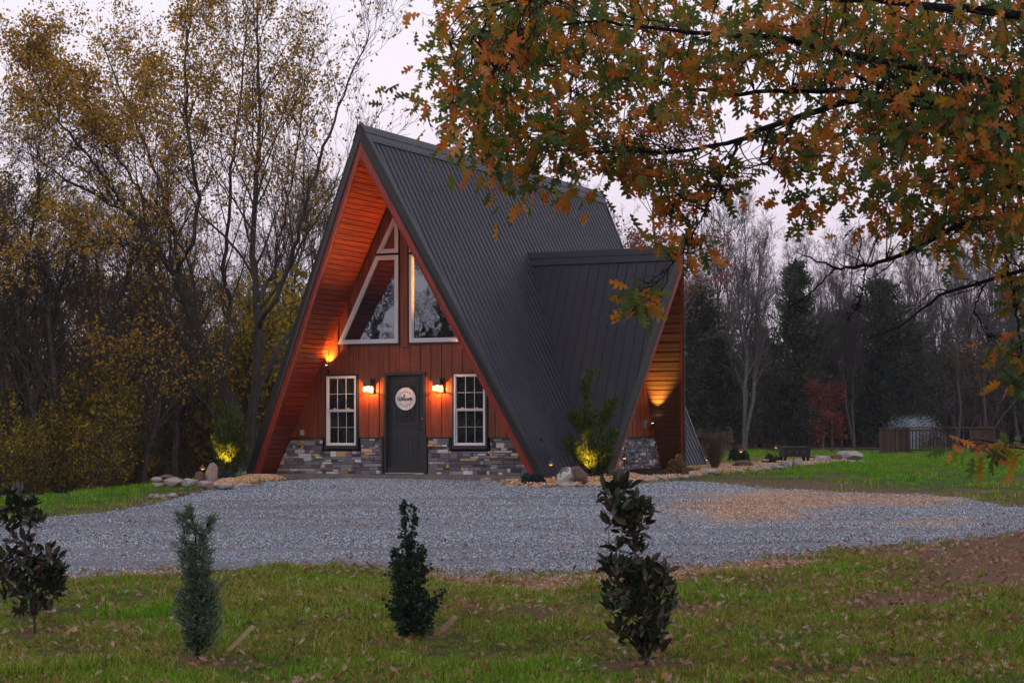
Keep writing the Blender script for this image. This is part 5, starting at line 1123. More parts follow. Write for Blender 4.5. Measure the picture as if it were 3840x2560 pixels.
for i, (x, y, w, h, m, lb) in enumerate([
    (1825, 1808, 46, 20, m_rp, 'pink rectangular block at the corner of the concrete pad'), (1852, 1817, 34, 16, m_rg, 'grey stone just right of the pink rectangular block'), (1918, 1830, 62, 14, m_rp, 'long low pink stone at the left of the chip bed'), (1963, 1832, 30, 17, m_rp, 'short pink stone below the blue juniper'),
    (2010, 1832, 48, 15, m_rp, 'rounded pink stone below the blue juniper'), (2056, 1832, 44, 12, m_rr, 'flat brown stone below the path light'), (2118, 1829, 98, 22, m_rp, 'wide pink stone in front of the lichen boulder'), (2190, 1830, 50, 12, m_rr, 'low brown stone in front of the tan grass tuft'),
    (2240, 1829, 92, 21, m_rp, 'long pink slab in front of the lit juniper'), (2298, 1822, 84, 22, m_rg, 'grey slab behind the top of the young magnolia'), (2370, 1816, 50, 16, m_rp, 'low pink stone right of the grey slab'), (2425, 1812, 52, 26, m_rp, 'upright pinkish block at the bend of the border'),
    (2478, 1803, 64, 20, m_rg, 'grey stone below the dormer stone wall'), (2528, 1799, 48, 18, m_rp, 'pale stone below the dry hydrangea'), (2572, 1795, 44, 18, m_rg, 'small pale block below the dormer corner'), (2617, 1790, 40, 17, m_rp, 'white topped block right of the dormer corner'),
    (2668, 1781, 92, 26, m_rg, 'long grey block below the dry grass clump'), (2734, 1778, 44, 17, m_rp, 'small stone right of the long grey block'), (2775, 1776, 58, 18, m_rg, 'grey stone under the red rock'), (2828, 1772, 54, 20, m_rp, 'pinkish stone right of the red rock'),
    (2872, 1766, 50, 20, m_rg, 'grey stone under the white flowers'), (2918, 1762, 60, 20, m_rp, 'flat pink stone left of the wedge stones'), (2948, 1757, 50, 32, m_rg, 'tall wedge stone under the fire table'), (2990, 1753, 42, 36, m_rg, 'second wedge stone under the fire table'), (3030, 1746, 54, 13, m_rp, 'flat stone right of the wedge stones')]):
    rock(x, y, w, h, m, lb, 560+i, 'stones edging the bed before the dormer', .7)
for i, (x, y, w, h, m, lb) in enumerate([(3085, 1736, 72, 34, m_rg, 'left squared slab beyond the fire table'), (3135, 1733, 50, 30, m_rr, 'brown slab between the two big slabs'), (3195, 1730, 104, 42, m_rg, 'largest squared slab at the end of the rock border'), (3198, 1738, 30, 14, m_rp, 'small stone before the largest slab'), (3232, 1736, 34, 12, m_rg, 'last small stone at the end of the rock border')]):
    rock(x, y, w, h, m, lb, 600+i, 'slabs at the far end of the border', .8)
rock(2120, 1823, 76, 72, m_rl, 'boulder covered in pale lichen in the chip bed', 611, None, .8, 'boulder'); rock(2168, 1820, 92, 74, m_rr, 'smooth red brown boulder right of the lichen boulder', 613, None, .7, 'boulder')
rock(2312, 1797, 70, 46, m_rr, 'dark brown boulder at the right foot of the dormer rake', 614, None, .8, 'boulder'); rock(2783, 1758, 84, 36, m_rr, 'flat red rock beside the path light near the fire table', 615, None, .7, 'boulder')
rock(920, 1779, 22, 12, m_rg, 'small pale stone by the left corner of the pad', 616, None, .7)
# path lights
for px, yt, yb, lb in ((760, 1741, 1812, 'path light before the two standing boulders'), (926, 1705, 1768, 'path light in the shade at the left foot of the roof'), (2066, 1725, 1810, 'path light in front of the right roof slope'),
                       (2342, 1702, 1778, 'path light in front of the dormer stone wall'), (2779, 1680, 1745, 'path light behind the flat red rock'), (2910, 1668, 1722, 'path light just left of the fire table')):
    g = G(px, yb); D_ = (g-CAM)@FW; h = (yb-yt)/F*D_
    t = thing('path_light', lb, 'path light', tuple(g), 0, 'low mushroom shaped path lights'); MB().tube([(0, 0, -.05), (0, 0, h-.05)], .008, 6).build('post', m_blk, t)
    MB().lathe((0, 0, h-.085), [(.070, 0), (.066, .012), (.028, .045), (.022, .07), (.006, .085), (.005, .11)], 14).build('lamp_hood', m_brz, t); MB().lathe((0, 0, h-.108), [(.022, 0), (.032, .012), (.030, .022)], 10).build('bulb_glass', m_path, t)
    lamp_light('path_lamp', (0, 0, h-.135), .9, (1, .42, .12), t, .02)
def aim(o, direction):
    d = Vector(direction); m = o.parent.matrix_basis.to_3x3().inverted() if o.parent else Matrix.Identity(3); o.rotation_euler = (m@d).to_track_quat('-Z', 'Y').to_euler()
def garden_spot(px, py, lb, tgt, E, spot=60, d=None):
    g = G(px, py); t = thing('garden_spotlight', lb, 'spotlight', tuple(g), YAW, 'small garden spotlights'); MB().tube([(0, 0, -.05), (0, 0, .09)], .008, 6).build('stake', m_blk, t)
    MB().tube([(0, 0, .08), (0, .0, .10), (0, .02, .17)], [.02, .026, .03], 10).build('lamp_body', m_blk, t); MB().tube([(0, .02, .172), (0, .021, .178)], .024, 10).build('lens', m_bulb, t)
    if E: o = lamp_light('spot_lamp', (0, .024, .20), E, (1, .50, .05), t, .02, spot); aim(o, np.array(tgt)-g-np.array([0, 0, .2]))
    return t
g1 = G(2212, 1800); garden_spot(2172, 1806, 'spotlight hidden behind the red brown boulder', g1-RT*.02+np.array([0, 0, .50]), 200, 50)
g2 = G(872, 1795); garden_spot(832, 1801, 'spotlight behind the tall upright boulder', g2-RT*.16+np.array([0, 0, .55]), 240, 46)
garden_spot(2648, 1752, 'gold lit spotlight tilted at the left of the tall dry grass', None, 0)

# ---- shrubs
def sprays(P, A, sz, R, tpl): return leavesA(P, A, sz, R, tpl)
def leavesA(P, A, sz, R, tpl, var=.6):
    V, f = oriented(P, unit(A), sz, R, tpl, var); return V.reshape(-1, 3), f
def rel(parts, o): V, f = join(parts); return V-np.array(o), f
def shrub(name, label, cat, base, trunk_parts, foliage, bark, lm, group=None):
    t = thing(name, label, cat, tuple(base), 0, group); V, f = rel(trunk_parts, base); link('stem', arr_mesh('stem', V, f, True), bark, t)
    V, f = rel(foliage, base); o = link('foliage', arr_mesh('foliage', V, f), lm, t); o['kind'] = 'stuff'; return t
def px_limb(L, d): return [tuple(PT(p[0], p[1], d+(p[3] if len(p) > 3 else 0)))+(p[2]/F*d,) for p in L]
R = np.random.RandomState(33)
gJ = G(2212, 1797); dJ = (gJ-CAM)@FW
JL = [px_limb(l, dJ) for l in ([(2212, 1815, 7), (2208, 1700, 6), (2205, 1600, 5), (2200, 1520, 4), (2200, 1445, 2)], [(2208, 1690, 5), (2245, 1610, 4, -.05), (2275, 1560, 3, -.1), (2303, 1522, 2, -.1)], [(2207, 1650, 4), (2180, 1600, 3, -.1), (2155, 1580, 3, -.1), (2137, 1556, 2, -.1)],
     [(2210, 1760, 5), (2250, 1710, 4, -.2), (2280, 1660, 3, -.2), (2300, 1630, 2, -.2)], [(2210, 1770, 5), (2170, 1720, 4, .1), (2145, 1690, 3, .1), (2135, 1665, 2, .1)], [(2212, 1780, 5), (2215, 1740, 4, -.3), (2225, 1690, 3, -.4), (2235, 1640, 2, -.4)], [(2212, 1790, 5), (2250, 1770, 4, .2), (2275, 1730, 3, .2), (2282, 1700, 2, .2)])]
A, B = limbs(JL, 12, 2, .01); P1, R1 = grow(A, B, 20, .30, 38, 5, R, .5, .15, .08, .4, .3, .5); pt = along(P1, 9000, R, .035, .0); pt2 = along(A, 4200, R, .05, .25); PTS = np.concatenate([pt, pt2]); Aj = R.randn(len(PTS), 3)*.5+np.array([0, 0, .9])
shrub('juniper_shrub', 'upright shaggy juniper lit gold from below in front of the right roof', 'evergreen shrub', gJ, [tubes(A, B, 6), tubes(P1, R1, 3)], [leavesA(PTS, Aj, .085, R, T_SPRAY)], m_barkd, mat_jun)
gK = G(872, 1793); dK = (gK-CAM)@FW; KL = [px_limb(l, dK) for l in ([(870, 1800, 7), (868, 1700, 5), (862, 1630, 4), (850, 1565, 2)], [(870, 1770, 5), (830, 1710, 3, .2), (815, 1660, 2, .3)], [(870, 1780, 5), (895, 1720, 3, .2), (902, 1650, 2, .2)], [(868, 1740, 4), (845, 1680, 3, -.3), (825, 1610, 2, -.3)], [(868, 1740, 4), (885, 1670, 3, -.2), (890, 1600, 2, -.2)])]
A, B = limbs(KL, 10, 4, .01); P1, R1 = grow(A, B, 22, .4, 42, 5, R, .4, .15, .05, .4, .3, .55); pt = along(P1, 9500, R, .045, .0); Aj = R.randn(len(pt), 3)*.5+np.array([0, 0, .9])
shrub('juniper_shrub', 'dark green juniper lit gold at its foot behind the upright boulder', 'evergreen shrub', gK, [tubes(A, B, 6), tubes(P1, R1, 3)], [leavesA(pt, Aj, .085, R, T_SPRAY)], m_barkd, mat_jun)
def mound(name, label, cat, px, pyb, w, h, n, sz, lm, tpl=T_SPRAY, up=.5, bark=None, group=None, extra=None, d=None):
    g = G(px, pyb) if d is None else AT(px, d); D_ = (g-CAM)@FW; k = D_/F; W_, Hh = w*k/2, h*k; R = np.random.RandomState(int(px)); u = unit(R.randn(n, 3)); u[:, 2] = np.abs(u[:, 2]); r = (.35+.65*R.rand(n)**.5)*(1+.25*np.sin(u[:, 0]*5+u[:, 1]*4+px))
    P = g+FH*W_*.6+u*r[:, None]*np.array([W_, W_*.8, Hh])*.9; st = np.stack([np.stack([g+FH*W_*.6, g+FH*W_*.6+q_*np.array([W_, W_, Hh])*.35, g+FH*W_*.6+q_*np.array([W_, W_, Hh])*.8]) for q_ in u[:24]])
    t = shrub(name, label, cat, g, [tubes(st, np.broadcast_to(np.array([.008, .006, .003]), (24, 3)), 3)], [leavesA(P, u*.6+np.array([0, 0, up])+R.randn(n, 3)*.35, sz, R, tpl)], bark or m_barkt, lm, group)
    return t, P, g
mound('blue_juniper', 'low blue green juniper mound beside the upright boulder', 'shrub', 846, 1806, 62, 30, 1800, .08, mat_blue); mound('blue_juniper', 'low blue green juniper mound at the right end of the concrete pad', 'shrub', 2004, 1822, 92, 42, 3800, .08, mat_blue)
mound('dark_bush', 'dark leafy bush behind the flat red rock', 'shrub', 2768, 1735, 84, 50, 2600, .07, mat_holly, T_DIA); t, P, g = mound('white_flower_bush', 'low green bush with a few white flowers left of the fire table', 'shrub', 2893, 1745, 70, 38, 2200, .06, mat_jun, T_DIA)
fl = MB(); 
for i in np.random.RandomState(3).choice(len(P), 7): fl.lathe(tuple(P[i]-g-FH*.05+np.array([0, 0, .03])), [(.01, 0), (.045, .02), (.05, .04), (.02, .05)], 7)
fl.build('flower', m_white, t)
def blades(name, label, px, pyb, w, h, n, wd, lm, plume=0, group=None):
    g = G(px, pyb); D_ = (g-CAM)@FW; k = D_/F; W_, Hh = w*k/2, h*k; R = np.random.RandomState(int(px)); a = R.rand(n)*2*PI; l = Hh*(.45+.6*R.rand(n)); sp = W_*(.2+R.rand(n)); d = np.stack([np.cos(a), np.sin(a), 0*a], -1); b0 = g+d*W_*.18*R.rand(n)[:, None]
    P = np.stack([b0+d*(sp*(t_**1.8))[:, None]+np.array([0, 0, 1])*(l*(t_-.28*t_**3))[:, None] for t_ in np.linspace(0, 1, 6)], 1); Rw = np.ones((n, 6))*wd*np.array([1, 1, .9, .7, .5, .15])
    t = thing(name, label, 'ornamental grass', tuple(g), 0, group); V, f = rel([tubes(P, Rw, 3)], g); o = link('blades', arr_mesh('blades', V, f), lm, t); o['kind'] = 'stuff'
    if plume:
        m = P[:plume, -1]; pts = np.repeat(m, 26, 0)+R.randn(plume*26, 3)*np.array([.03, .03, .07]); V, f = leavesA(pts, R.randn(len(pts), 3)*.3+np.array([0, 0, -.4]), .06, R, T_NARROW); o = link('plumes', arr_mesh('plumes', V-g, f), lm, t); o['kind'] = 'stuff'
blades('ornamental_grass', 'tall dry grass clump with drooping plumes right of the dormer', 2680, 1765, 130, 205, 900, .0035, mat_dry, 26); blades('ornamental_grass', 'tan grass tuft left of the standing boulders', 722, 1826, 60, 42, 420, .003, mat_dry); blades('ornamental_grass', 'tiny tan grass tuft in front of the red brown boulder', 2190, 1825, 40, 36, 260, .0025, mat_dry)
mound('dry_hydrangea', 'brown withered hydrangea at the foot of the dormer corner', 'shrub', 2545, 1790, 74, 78, 900, .07, mat_bud, T_DIA, .8)
# ---- fire table
g = AT(2978, 56.5); t = thing('fire_table', 'black square fire pit table on legs beyond the bed', 'fire pit', tuple(g), YAW+.1); k = 56.5/F
hz = (1735-1672)*k; bw = 100*k; 
MB().b2((-bw/2, -.3, hz*.42), (bw/2, .3, hz*.93)).build('fire_bowl', m_blk, t); MB().b2((-bw/2-.02, -.32, hz*.93), (bw/2+.02, .32, hz)).build('rim', m_blk, t); MB().b2((bw/2, -.2, hz*.36), (bw/2+.16, .2, hz*.42)).build('side_shelf', m_blk, t)
for a in (-1, 1):
    for b in (-1, 1): MB().prism([(a*(bw/2-.10), b*.24, hz*.42), (a*(bw/2-.02), b*.24, hz*.42), (a*(bw/2+.03), b*.24, -.02), (a*(bw/2-.06), b*.24, -.02)], (0, .04, 0)).build('leg', m_blk, t)
for a in (-.2, .0, .2): MB().box((a, -.303, hz*.72), (.018, .006, .018)).build('rivet', m_muntin, t)
# ---- overlook deck
DD = 75.; kd = DD/F
def dx(px): return (px-3500)*kd
gd = AT(3500, DD); t = thing('overlook_deck', 'brown wooden overlook deck with solid side screens and a balustrade', 'deck', tuple(gd), YAW)
hr = (1703-1606)*kd
for i in range(26): a = dx(3278)+(dx(3738)-dx(3278))*i/26; MB().b2((a+.004, -1.2, -.10), (a+(dx(3738)-dx(3278))/26-.004, 2.4, .03)).build('deck_board', m_deckw, t)
def screen(x0, x1, y, n, y1=None):
    for i in range(n):
        a = i/n; b = (i+1)/n; ya = y if y1 is None else y+(y1-y)*a; yb = y if y1 is None else y+(y1-y)*b
        MB().prism([(x0+(x1-x0)*a+.0015, ya, .03), (x0+(x1-x0)*b-.0015, yb, .03), (x0+(x1-x0)*b-.0015, yb, hr-.05), (x0+(x1-x0)*a+.0015, ya, hr-.05)], (0, .03, 0)).build('screen_board', m_deckw, t)
screen(dx(3284), dx(3340), -1.1, 5); screen(dx(3340), dx(3372), -1.1, 4, .6); screen(dx(3372), dx(3418), .6, 4); screen(dx(3418), dx(3436), .6, 2, 2.2); screen(dx(3620), dx(3700), -1.0, 7); screen(dx(3700), dx(3736), -1.0, 4, 1.8)
for x, y in ((3282, -1.1), (3342, -1.1), (3372, .6), (3420, .6), (3436, 2.2), (3606, 1.9), (3618, -1.0), (3702, -1.0), (3736, 1.8)): MB().b2((dx(x)-.045, y-.045, -.3), (dx(x)+.045, y+.045, hr-.04)).build('post', m_deckw, t)
def rail(a, b): 
    p, q_ = np.array([dx(a[0]), a[1], hr-.03]), np.array([dx(b[0]), b[1], hr-.03]); d = unit(q_-p); n = np.array([-d[1], d[0], 0])*.09; MB().prism([p-n, q_-n, q_+n, p+n], (0, 0, .045)).build('top_rail', m_deckw, t)
for a, b in (((3276, -1.1), (3345, -1.1)), ((3342, -1.1), (3374, .6)), ((3370, .6), (3422, .6)), ((3420, .6), (3438, 2.2)), ((3434, 2.2), (3608, 1.9)), ((3606, 1.9), (3620, -1.0)), ((3614, -1.0), (3704, -1.0)), ((3702, -1.0), (3740, 1.8))): rail(a, b)
for i in range(12): x = dx(3448)+(dx(3596)-dx(3448))*i/11; MB().b2((x-.02, 1.98, .10), (x+.02, 2.02, hr-.13)).build('baluster', m_deckw, t)
MB().b2((dx(3436), 1.97, hr-.14), (dx(3606), 2.03, hr-.06)).build('lower_rail', m_deckw, t); MB().b2((dx(3436), 1.97, .07), (dx(3606), 2.03, .12)).build('lower_rail', m_deckw, t)
# ---- fountain in the pond behind the deck
gf = AT(3425, 84); m_w = M('falling_water'); m_w.col((.50, .57, .64)); m_w.b.inputs['Transmission Weight'].default_value = .25; m_w = m_w.set(.3, 0, .5)
t = thing('fountain', 'white fountain spray rising behind the deck', 'fountain', tuple(gf)); MB().lathe((0, 0, -.35), [(.5, 0), (.55, .1), (.2, .2), (.08, .32)], 14).build('float', m_blk, t)
n = 6500; R = np.random.RandomState(4); a = R.rand(n)*2*PI; e = .25+1.0*R.rand(n)**.5; tt = R.rand(n)**.8; rr_ = 1.30*e*tt; z = -.1+1.5*(1-(e-.6)**2*.3)*4*tt*(1-tt*.92)*(.6+.35*R.rand(n))
V = np.stack([rr_*np.cos(a), rr_*np.sin(a), z], -1)+R.randn(n, 3)*.10; nc = 1500; V[:nc] = R.randn(nc, 3)*np.array([.12, .12, 0])+np.array([.0, 0, 0])+np.array([0, 0, 1])*(R.rand(nc, 1)*1.3)
OV = np.array([(1, 0, 0), (-1, 0, 0), (0, 1, 0), (0, -1, 0), (0, 0, 1.8), (0, 0, -1.8)]); OF = np.array([(0, 2, 4), (2, 1, 4), (1, 3, 4), (3, 0, 4), (2, 0, 5), (1, 2, 5), (3, 1, 5), (0, 3, 5)])
VV = V[:, None]+OV[None]*(.004+.008*R.rand(n)**2)[:, None, None]; o = link('spray', arr_mesh('spray', VV.reshape(-1, 3), (OF[None]+(np.arange(n)*6)[:, None, None]).reshape(-1, 3)), m_w, t); o['kind'] = 'stuff'
mp = M('pond_water'); mp.col((.02, .03, .03)); mp.bump(mp.noise(mp.co('World'), 3, 3), .2, .02); mp = mp.set(.08)
V = [(gf[0]+3.6*math.cos(i*PI/16), gf[1]+3.6*math.sin(i*PI/16), gf[2]+.02) for i in range(32)]; tag(MB().add(V, [tuple(range(32))]).build('pond', mp), 'small dark pond around the fountain', kind='structure')

# ================================================================== YOUNG PLANTS IN THE LAWN
def leaf_ell():
    V = [(0, 0, 0), (0, .3, 0), (0, .65, -.01), (0, 1, -.05)]; Fc = []
    for s in (1, -1):
        b = len(V); V += [(s*.15, .25, .045), (s*.20, .52, .055), (s*.13, .8, .02)]; q = lambda *a: Fc.append(a if s > 0 else a[::-1])
        q(0, b, 1); q(1, b, b+1); q(1, b+1, 2); q(2, b+1, b+2); q(2, b+2, 3)
    return np.array(V), np.array(Fc)
TM = leaf_ell()
def magnolia(label, bpx, bpy, stems, blobs, seed, lsz=.108):
    R = np.random.RandomState(seed); g = G(bpx, bpy); D_ = (g-CAM)@FW; k = D_/F; SL = [px_limb(l, D_) for l in stems]; A, B = limbs(SL, 10, seed, .004); AP = A.reshape(-1, 3); LP = []; LA = []; TW = []
    for (x, y, rx, ry, n) in blobs:
        n = int(n*1.25); u = unit(R.randn(n, 3))*(.35+.65*R.rand(n, 1)**.5); c = PT(x, y, D_); rx *= 1.12; P = c+RT*(u[:, :1]*rx*k)+FH*(u[:, 1:2]*rx*k*.85)+np.array([0, 0, 1])*(u[:, 2:]*ry*k); cl = max(1, n//7); own = P[:cl]
        for o in own: a = AP[np.argsort(np.linalg.norm(AP-o, axis=1))[R.randint(0, 3)]]; TW.append(resample(np.array([a, (a+o)/2-np.array([0, 0, .02]), o]), 4))
        idx = np.argmin(np.linalg.norm(P[:, None]-own[None], axis=2), 1); P2 = own[idx]*.55+P*.45; LP.append(P2); LA.append(unit(unit(P-own[idx]+1e-4)*.8+R.randn(n, 3)*.35+np.array([0, 0, .55])))
    LP = np.concatenate(LP); LA = np.concatenate(LA); V, f = oriented(LP, LA, lsz, R, TM, .5, unit(np.cross(np.array([0, 0, 1.])+R.randn(len(LA), 3)*.55, LA)))
    t = thing('young_magnolia', label, 'young tree', tuple(g), 0, 'newly planted shrubs in the front lawn'); TW = np.stack(TW); V1, f1 = rel([tubes(A, B, 6), tubes(TW, np.broadcast_to(np.array([.005, .004, .003, .002]), (len(TW), 4)), 4)], g); link('stem', arr_mesh('stem', V1, f1, True), m_bark, t)
    sel = np.argsort((LP-CAM)@FW)[:300]; rest = np.setdiff1d(np.arange(len(LP)), sel)
    if len(rest): o = link('foliage', arr_mesh('foliage', V[rest].reshape(-1, 3)-g, (TM[1][None]+(np.arange(len(rest))*len(TM[0]))[:, None, None]).reshape(-1, 3)), mat_mag, t); o['kind'] = 'stuff'
    for i in sel: link('leaf', arr_mesh('leaf', V[i]-LP[i], TM[1]), mat_mag, t, tuple(LP[i]-g))
    return g, D_
gm1, dm1 = magnolia('young magnolia with brown backed leaves at the left edge of the lawn', 132, 2370, [[(132, 2376, 5), (128, 2280, 5), (118, 2150, 4), (90, 2020, 4), (70, 1920, 3), (62, 1850, 2)], [(120, 2200, 3), (60, 2100, 3), (20, 2040, 2)], [(124, 2220, 3), (180, 2150, 3), (225, 2090, 2)], [(90, 2020, 3), (125, 1960, 2), (140, 1900, 1.5)], [(100, 2060, 3), (40, 1990, 2), (5, 1920, 1.5)]],
    [(60, 1868, 30, 38, 36), (110, 1935, 45, 55, 66), (30, 1945, 45, 55, 44), (120, 1880, 22, 30, 14), (65, 2035, 60, 25, 26), (60, 2135, 85, 75, 150), (165, 2130, 75, 75, 150), (215, 2190, 38, 50, 50), (110, 2230, 105, 55, 120), (110, 2290, 55, 30, 36)], 41)
gm2, dm2 = magnolia('tallest young magnolia with glossy dark leaves right of the lawn centre', 2419, 2486, [[(2419, 2490, 6), (2415, 2350, 5), (2400, 2200, 5), (2385, 2080, 4), (2370, 1980, 3), (2345, 1880, 3), (2328, 1810, 2)], [(2410, 2300, 4), (2340, 2220, 3), (2290, 2140, 2)], [(2412, 2320, 4), (2470, 2240, 3), (2500, 2170, 2)], [(2370, 1980, 3), (2410, 1920, 2), (2435, 1870, 1.5)], [(2385, 2080, 3), (2320, 2060, 2), (2285, 2035, 1.5)], [(2350, 1900, 3), (2300, 1860, 2), (2272, 1835, 1.5)]],
    [(2330, 1822, 30, 34, 34), (2280, 1850, 26, 30, 20), (2340, 1910, 75, 50, 90), (2405, 1930, 42, 60, 66), (2320, 1950, 60, 40, 40), (2370, 2010, 45, 35, 34), (2300, 2050, 28, 28, 14), (2395, 2070, 22, 35, 14), (2290, 2135, 38, 42, 40), (2385, 2150, 90, 55, 120), (2460, 2165, 55, 50, 70), (2330, 2245, 75, 65, 100), (2450, 2260, 75, 75, 130), (2400, 2350, 100, 60, 130), (2380, 2410, 60, 30, 30), (2440, 2420, 50, 40, 40), (2415, 2460, 26, 26, 16)], 42)
def bush_px(name, label, bpx, bpy, stems, blobs, seed, tpl, lsz, lm, up=.6, wr=.003):
    R = np.random.RandomState(seed); g = G(bpx, bpy); D_ = (g-CAM)@FW; k = D_/F; SL = [px_limb(l, D_) for l in stems]; A, B = limbs(SL, 10, seed, .003); AP = A.reshape(-1, 3); LP = []; LA = []; TW = []
    for (x, y, rx, ry, n) in blobs:
        u = unit(R.randn(n, 3))*(.2+.8*R.rand(n, 1)**.5); c = PT(x, y, D_); rx *= 1.15; P = c+RT*(u[:, :1]*rx*k)+FH*(u[:, 1:2]*rx*k*.9)+np.array([0, 0, 1])*(u[:, 2:]*ry*k); cl = max(2, n//28); own = P[:cl]
        for o in own: a = AP[np.argsort(np.linalg.norm(AP-o, axis=1))[R.randint(0, 2)]]; TW.append(resample(np.array([a, (a+o)/2, o]), 4))
        idx = np.argmin(np.linalg.norm(P[:, None]-own[None], axis=2), 1); f_ = R.rand(n, 1)*.6+.5; LP.append(own[idx]*(1-f_)+P*f_); LA.append(unit(unit(P-own[idx]+1e-4)*.7+R.randn(n, 3)*.35+np.array([0, 0, up])))
    LP = np.concatenate(LP); LA = np.concatenate(LA); TW = np.stack(TW)
    t = thing(name, label, 'young shrub', tuple(g), 0, 'newly planted shrubs in the front lawn'); V1, f1 = rel([tubes(A, B, 6), tubes(TW, np.broadcast_to(np.array([wr, wr*.8, wr*.6, wr*.4]), (len(TW), 4)), 3)], g); link('stem', arr_mesh('stem', V1, f1, True), m_barkd, t)
    V, f = leavesA(LP, LA, lsz, R, tpl); o = link('foliage', arr_mesh('foliage', V-g, f), lm, t); o['kind'] = 'stuff'; return g, D_
def column_px(name, label, bpx, bpy, stems, prof, nb, ang, seed, tpl, lsz, nl, lm, bark, jit=.02, up=.6, nst=0):
    """a sapling grown from its stems: prof(t) gives the branch length at height t"""
    R = np.random.RandomState(seed); g = G(bpx, bpy); D_ = (g-CAM)@FW; SL = [px_limb(l, D_) for l in stems]; A, B = limbs(SL, 14, seed, .004); z0, z1 = A[..., 2].min(), A[..., 2].max()
    bi = R.randint(0, nst or len(A), nb); t = R.rand(nb)**1.35*13; i = np.minimum(t.astype(int), 12); f = (t-i)[:, None]; p0 = A[bi, i]*(1-f)+A[bi, i+1]*f; hh = (p0[:, 2]-z0)/(z1-z0); L = prof(hh)*(.45+.75*R.rand(nb))
    a = R.rand(nb)*2*PI; q = math.radians(ang); d = unit(np.stack([np.cos(a)*math.sin(q), np.sin(a)*math.sin(q), np.full(nb, math.cos(q))], -1)+R.randn(nb, 3)*.2); P = [p0]
    for k_ in range(4): P.append(P[-1]+d*(L/4)[:, None]); d = unit(d+R.randn(nb, 3)*.16+np.array([0, 0, .10]))
    P1 = np.stack(P, 1); R1 = np.full((nb, 5), .0022)*np.linspace(1, .4, 5)[None]; P2, R2 = grow(P1, R1, 3, .5, 40, 3, R, .25, .2, .2, .7, .5)
    t_ = thing(name, label, 'young shrub', tuple(g), 0, 'newly planted shrubs in the front lawn'); V, f = rel([tubes(A, B, 6), tubes(P1, R1, 3), tubes(P2, R2, 3)], g); link('stem', arr_mesh('stem', V, f, True), bark, t_)
    PT_ = np.concatenate([along(P1, nl//3, R, jit, .25), along(P2, nl-nl//3, R, jit, .0)]); ax = np.stack([A[..., 0].mean(), A[..., 1].mean()]); o_ = np.concatenate([PT_[:, :2]-ax, 0*PT_[:, :1]], 1)
    V, f = leavesA(PT_, unit(o_)*.6+R.randn(len(PT_), 3)*.4+np.array([0, 0, up]), lsz, R, tpl); o = link('foliage', arr_mesh('foliage', V-g, f), lm, t_); o['kind'] = 'stuff'
column_px('young_holly', 'narrow dark holly with two upright spikes in the middle of the lawn', 1550, 2395, [[(1550, 2398, 5), (1540, 2280, 4), (1528, 2100, 4), (1520, 1980, 3), (1518, 1892, 1.5)], [(1555, 2390, 4), (1545, 2200, 3), (1544, 2050, 3), (1550, 1905, 1.5)], [(1560, 2390, 4), (1575, 2240, 3), (1580, 2120, 2), (1582, 2062, 1.5)], [(1540, 2390, 4), (1510, 2240, 3), (1488, 2130, 2), (1478, 2075, 1.5)], [(1560, 2395, 4), (1600, 2330, 2), (1622, 2262, 1)], [(1545, 2395, 4), (1500, 2340, 2), (1486, 2270, 1)]],
    lambda h: np.interp(h, [0, .12, .45, .6, .8, 1], [.11, .14, .11, .065, .045, .03]), 600, 48, 43, T_DIA, .036, 5200, mat_holly, m_barkd, .012, .5)
column_px('young_cypress', 'wispy grey green cypress sapling left of the lawn centre', 742, 2472, [[(745, 2474, 6), (738, 2350, 5), (735, 2200, 4), (733, 2060, 3), (728, 1960, 2), (718, 1912, 1)], [(740, 2300, 3), (760, 2150, 2), (765, 2030, 1.5), (784, 1950, 1)], [(738, 2260, 3), (705, 2110, 2), (692, 2010, 1.5), (682, 1935, 1)], [(745, 2440, 3), (790, 2330, 2), (795, 2210, 1)], [(745, 2440, 3), (700, 2340, 2), (692, 2230, 1)], [(738, 2130, 1.4), (690, 2100, 1), (652, 2062, .7)], [(738, 2150, 1.4), (780, 2100, 1), (806, 2050, .7)], [(729, 1955, 1), (770, 1936, 1), (806, 1946, .8), (826, 1980, .6)]],
    lambda h: np.interp(h, [0, .1, .45, .62, .8, 1], [.15, .19, .16, .13, .10, .06]), 520, 52, 44, T_SPRAY, .040, 6200, mat_cyp, m_barkd, .012, .5, 5)
# stakes and pole
def stake(label, a, b, w=.05, th=.02, m=m_stake, name='wooden_stake', lift=.0, endh=0):
    g = G(*a); D_ = (g-CAM)@FW; e = PT(b[0], b[1], D_+.05); d = e-g; d = unit(d); g0 = g-d*.10; n = unit(np.cross(d, FH)); P = [g0-n*w/2, e-n*w/2, e+n*w/2, g0+n*w/2]; o = MB().prism([p-g for p in P], FH*th).build(name, m, None, tuple(g)); tag(o, label, 'stake'); return o
stake('longest leaning wooden stake right of the grey cypress', (843, 2452), (950, 2346), .036); stake('thick leaning wooden stake right of the dark holly', (1640, 2382), (1708, 2312), .046, .035); stake('short leaning wooden stake right of the left magnolia', (232, 2384), (284, 2356), .04, .03); stake('short split stake standing at the foot of the tallest magnolia', (2462, 2466), (2470, 2418), .034, .03)
stake('thin upright bamboo pole behind the tallest magnolia', (2416, 2470), (2412, 2000), .012, .012, m_stake, 'bamboo_pole'); stake('thin pale stick in the grass left of the tallest magnolia base', (2330, 2478), (2306, 2446), .016, .01)
g = G(3368, 2276); tag(MB().tube([tuple(-RT*.12), (0, 0, .012), tuple(RT*.13)], [.010, .012, .010], 6).build('dark_stick', m_blk, None, tuple(g+np.array([0, 0, .03]))), 'short dark stick lying on the leafy bare patch', 'stick')
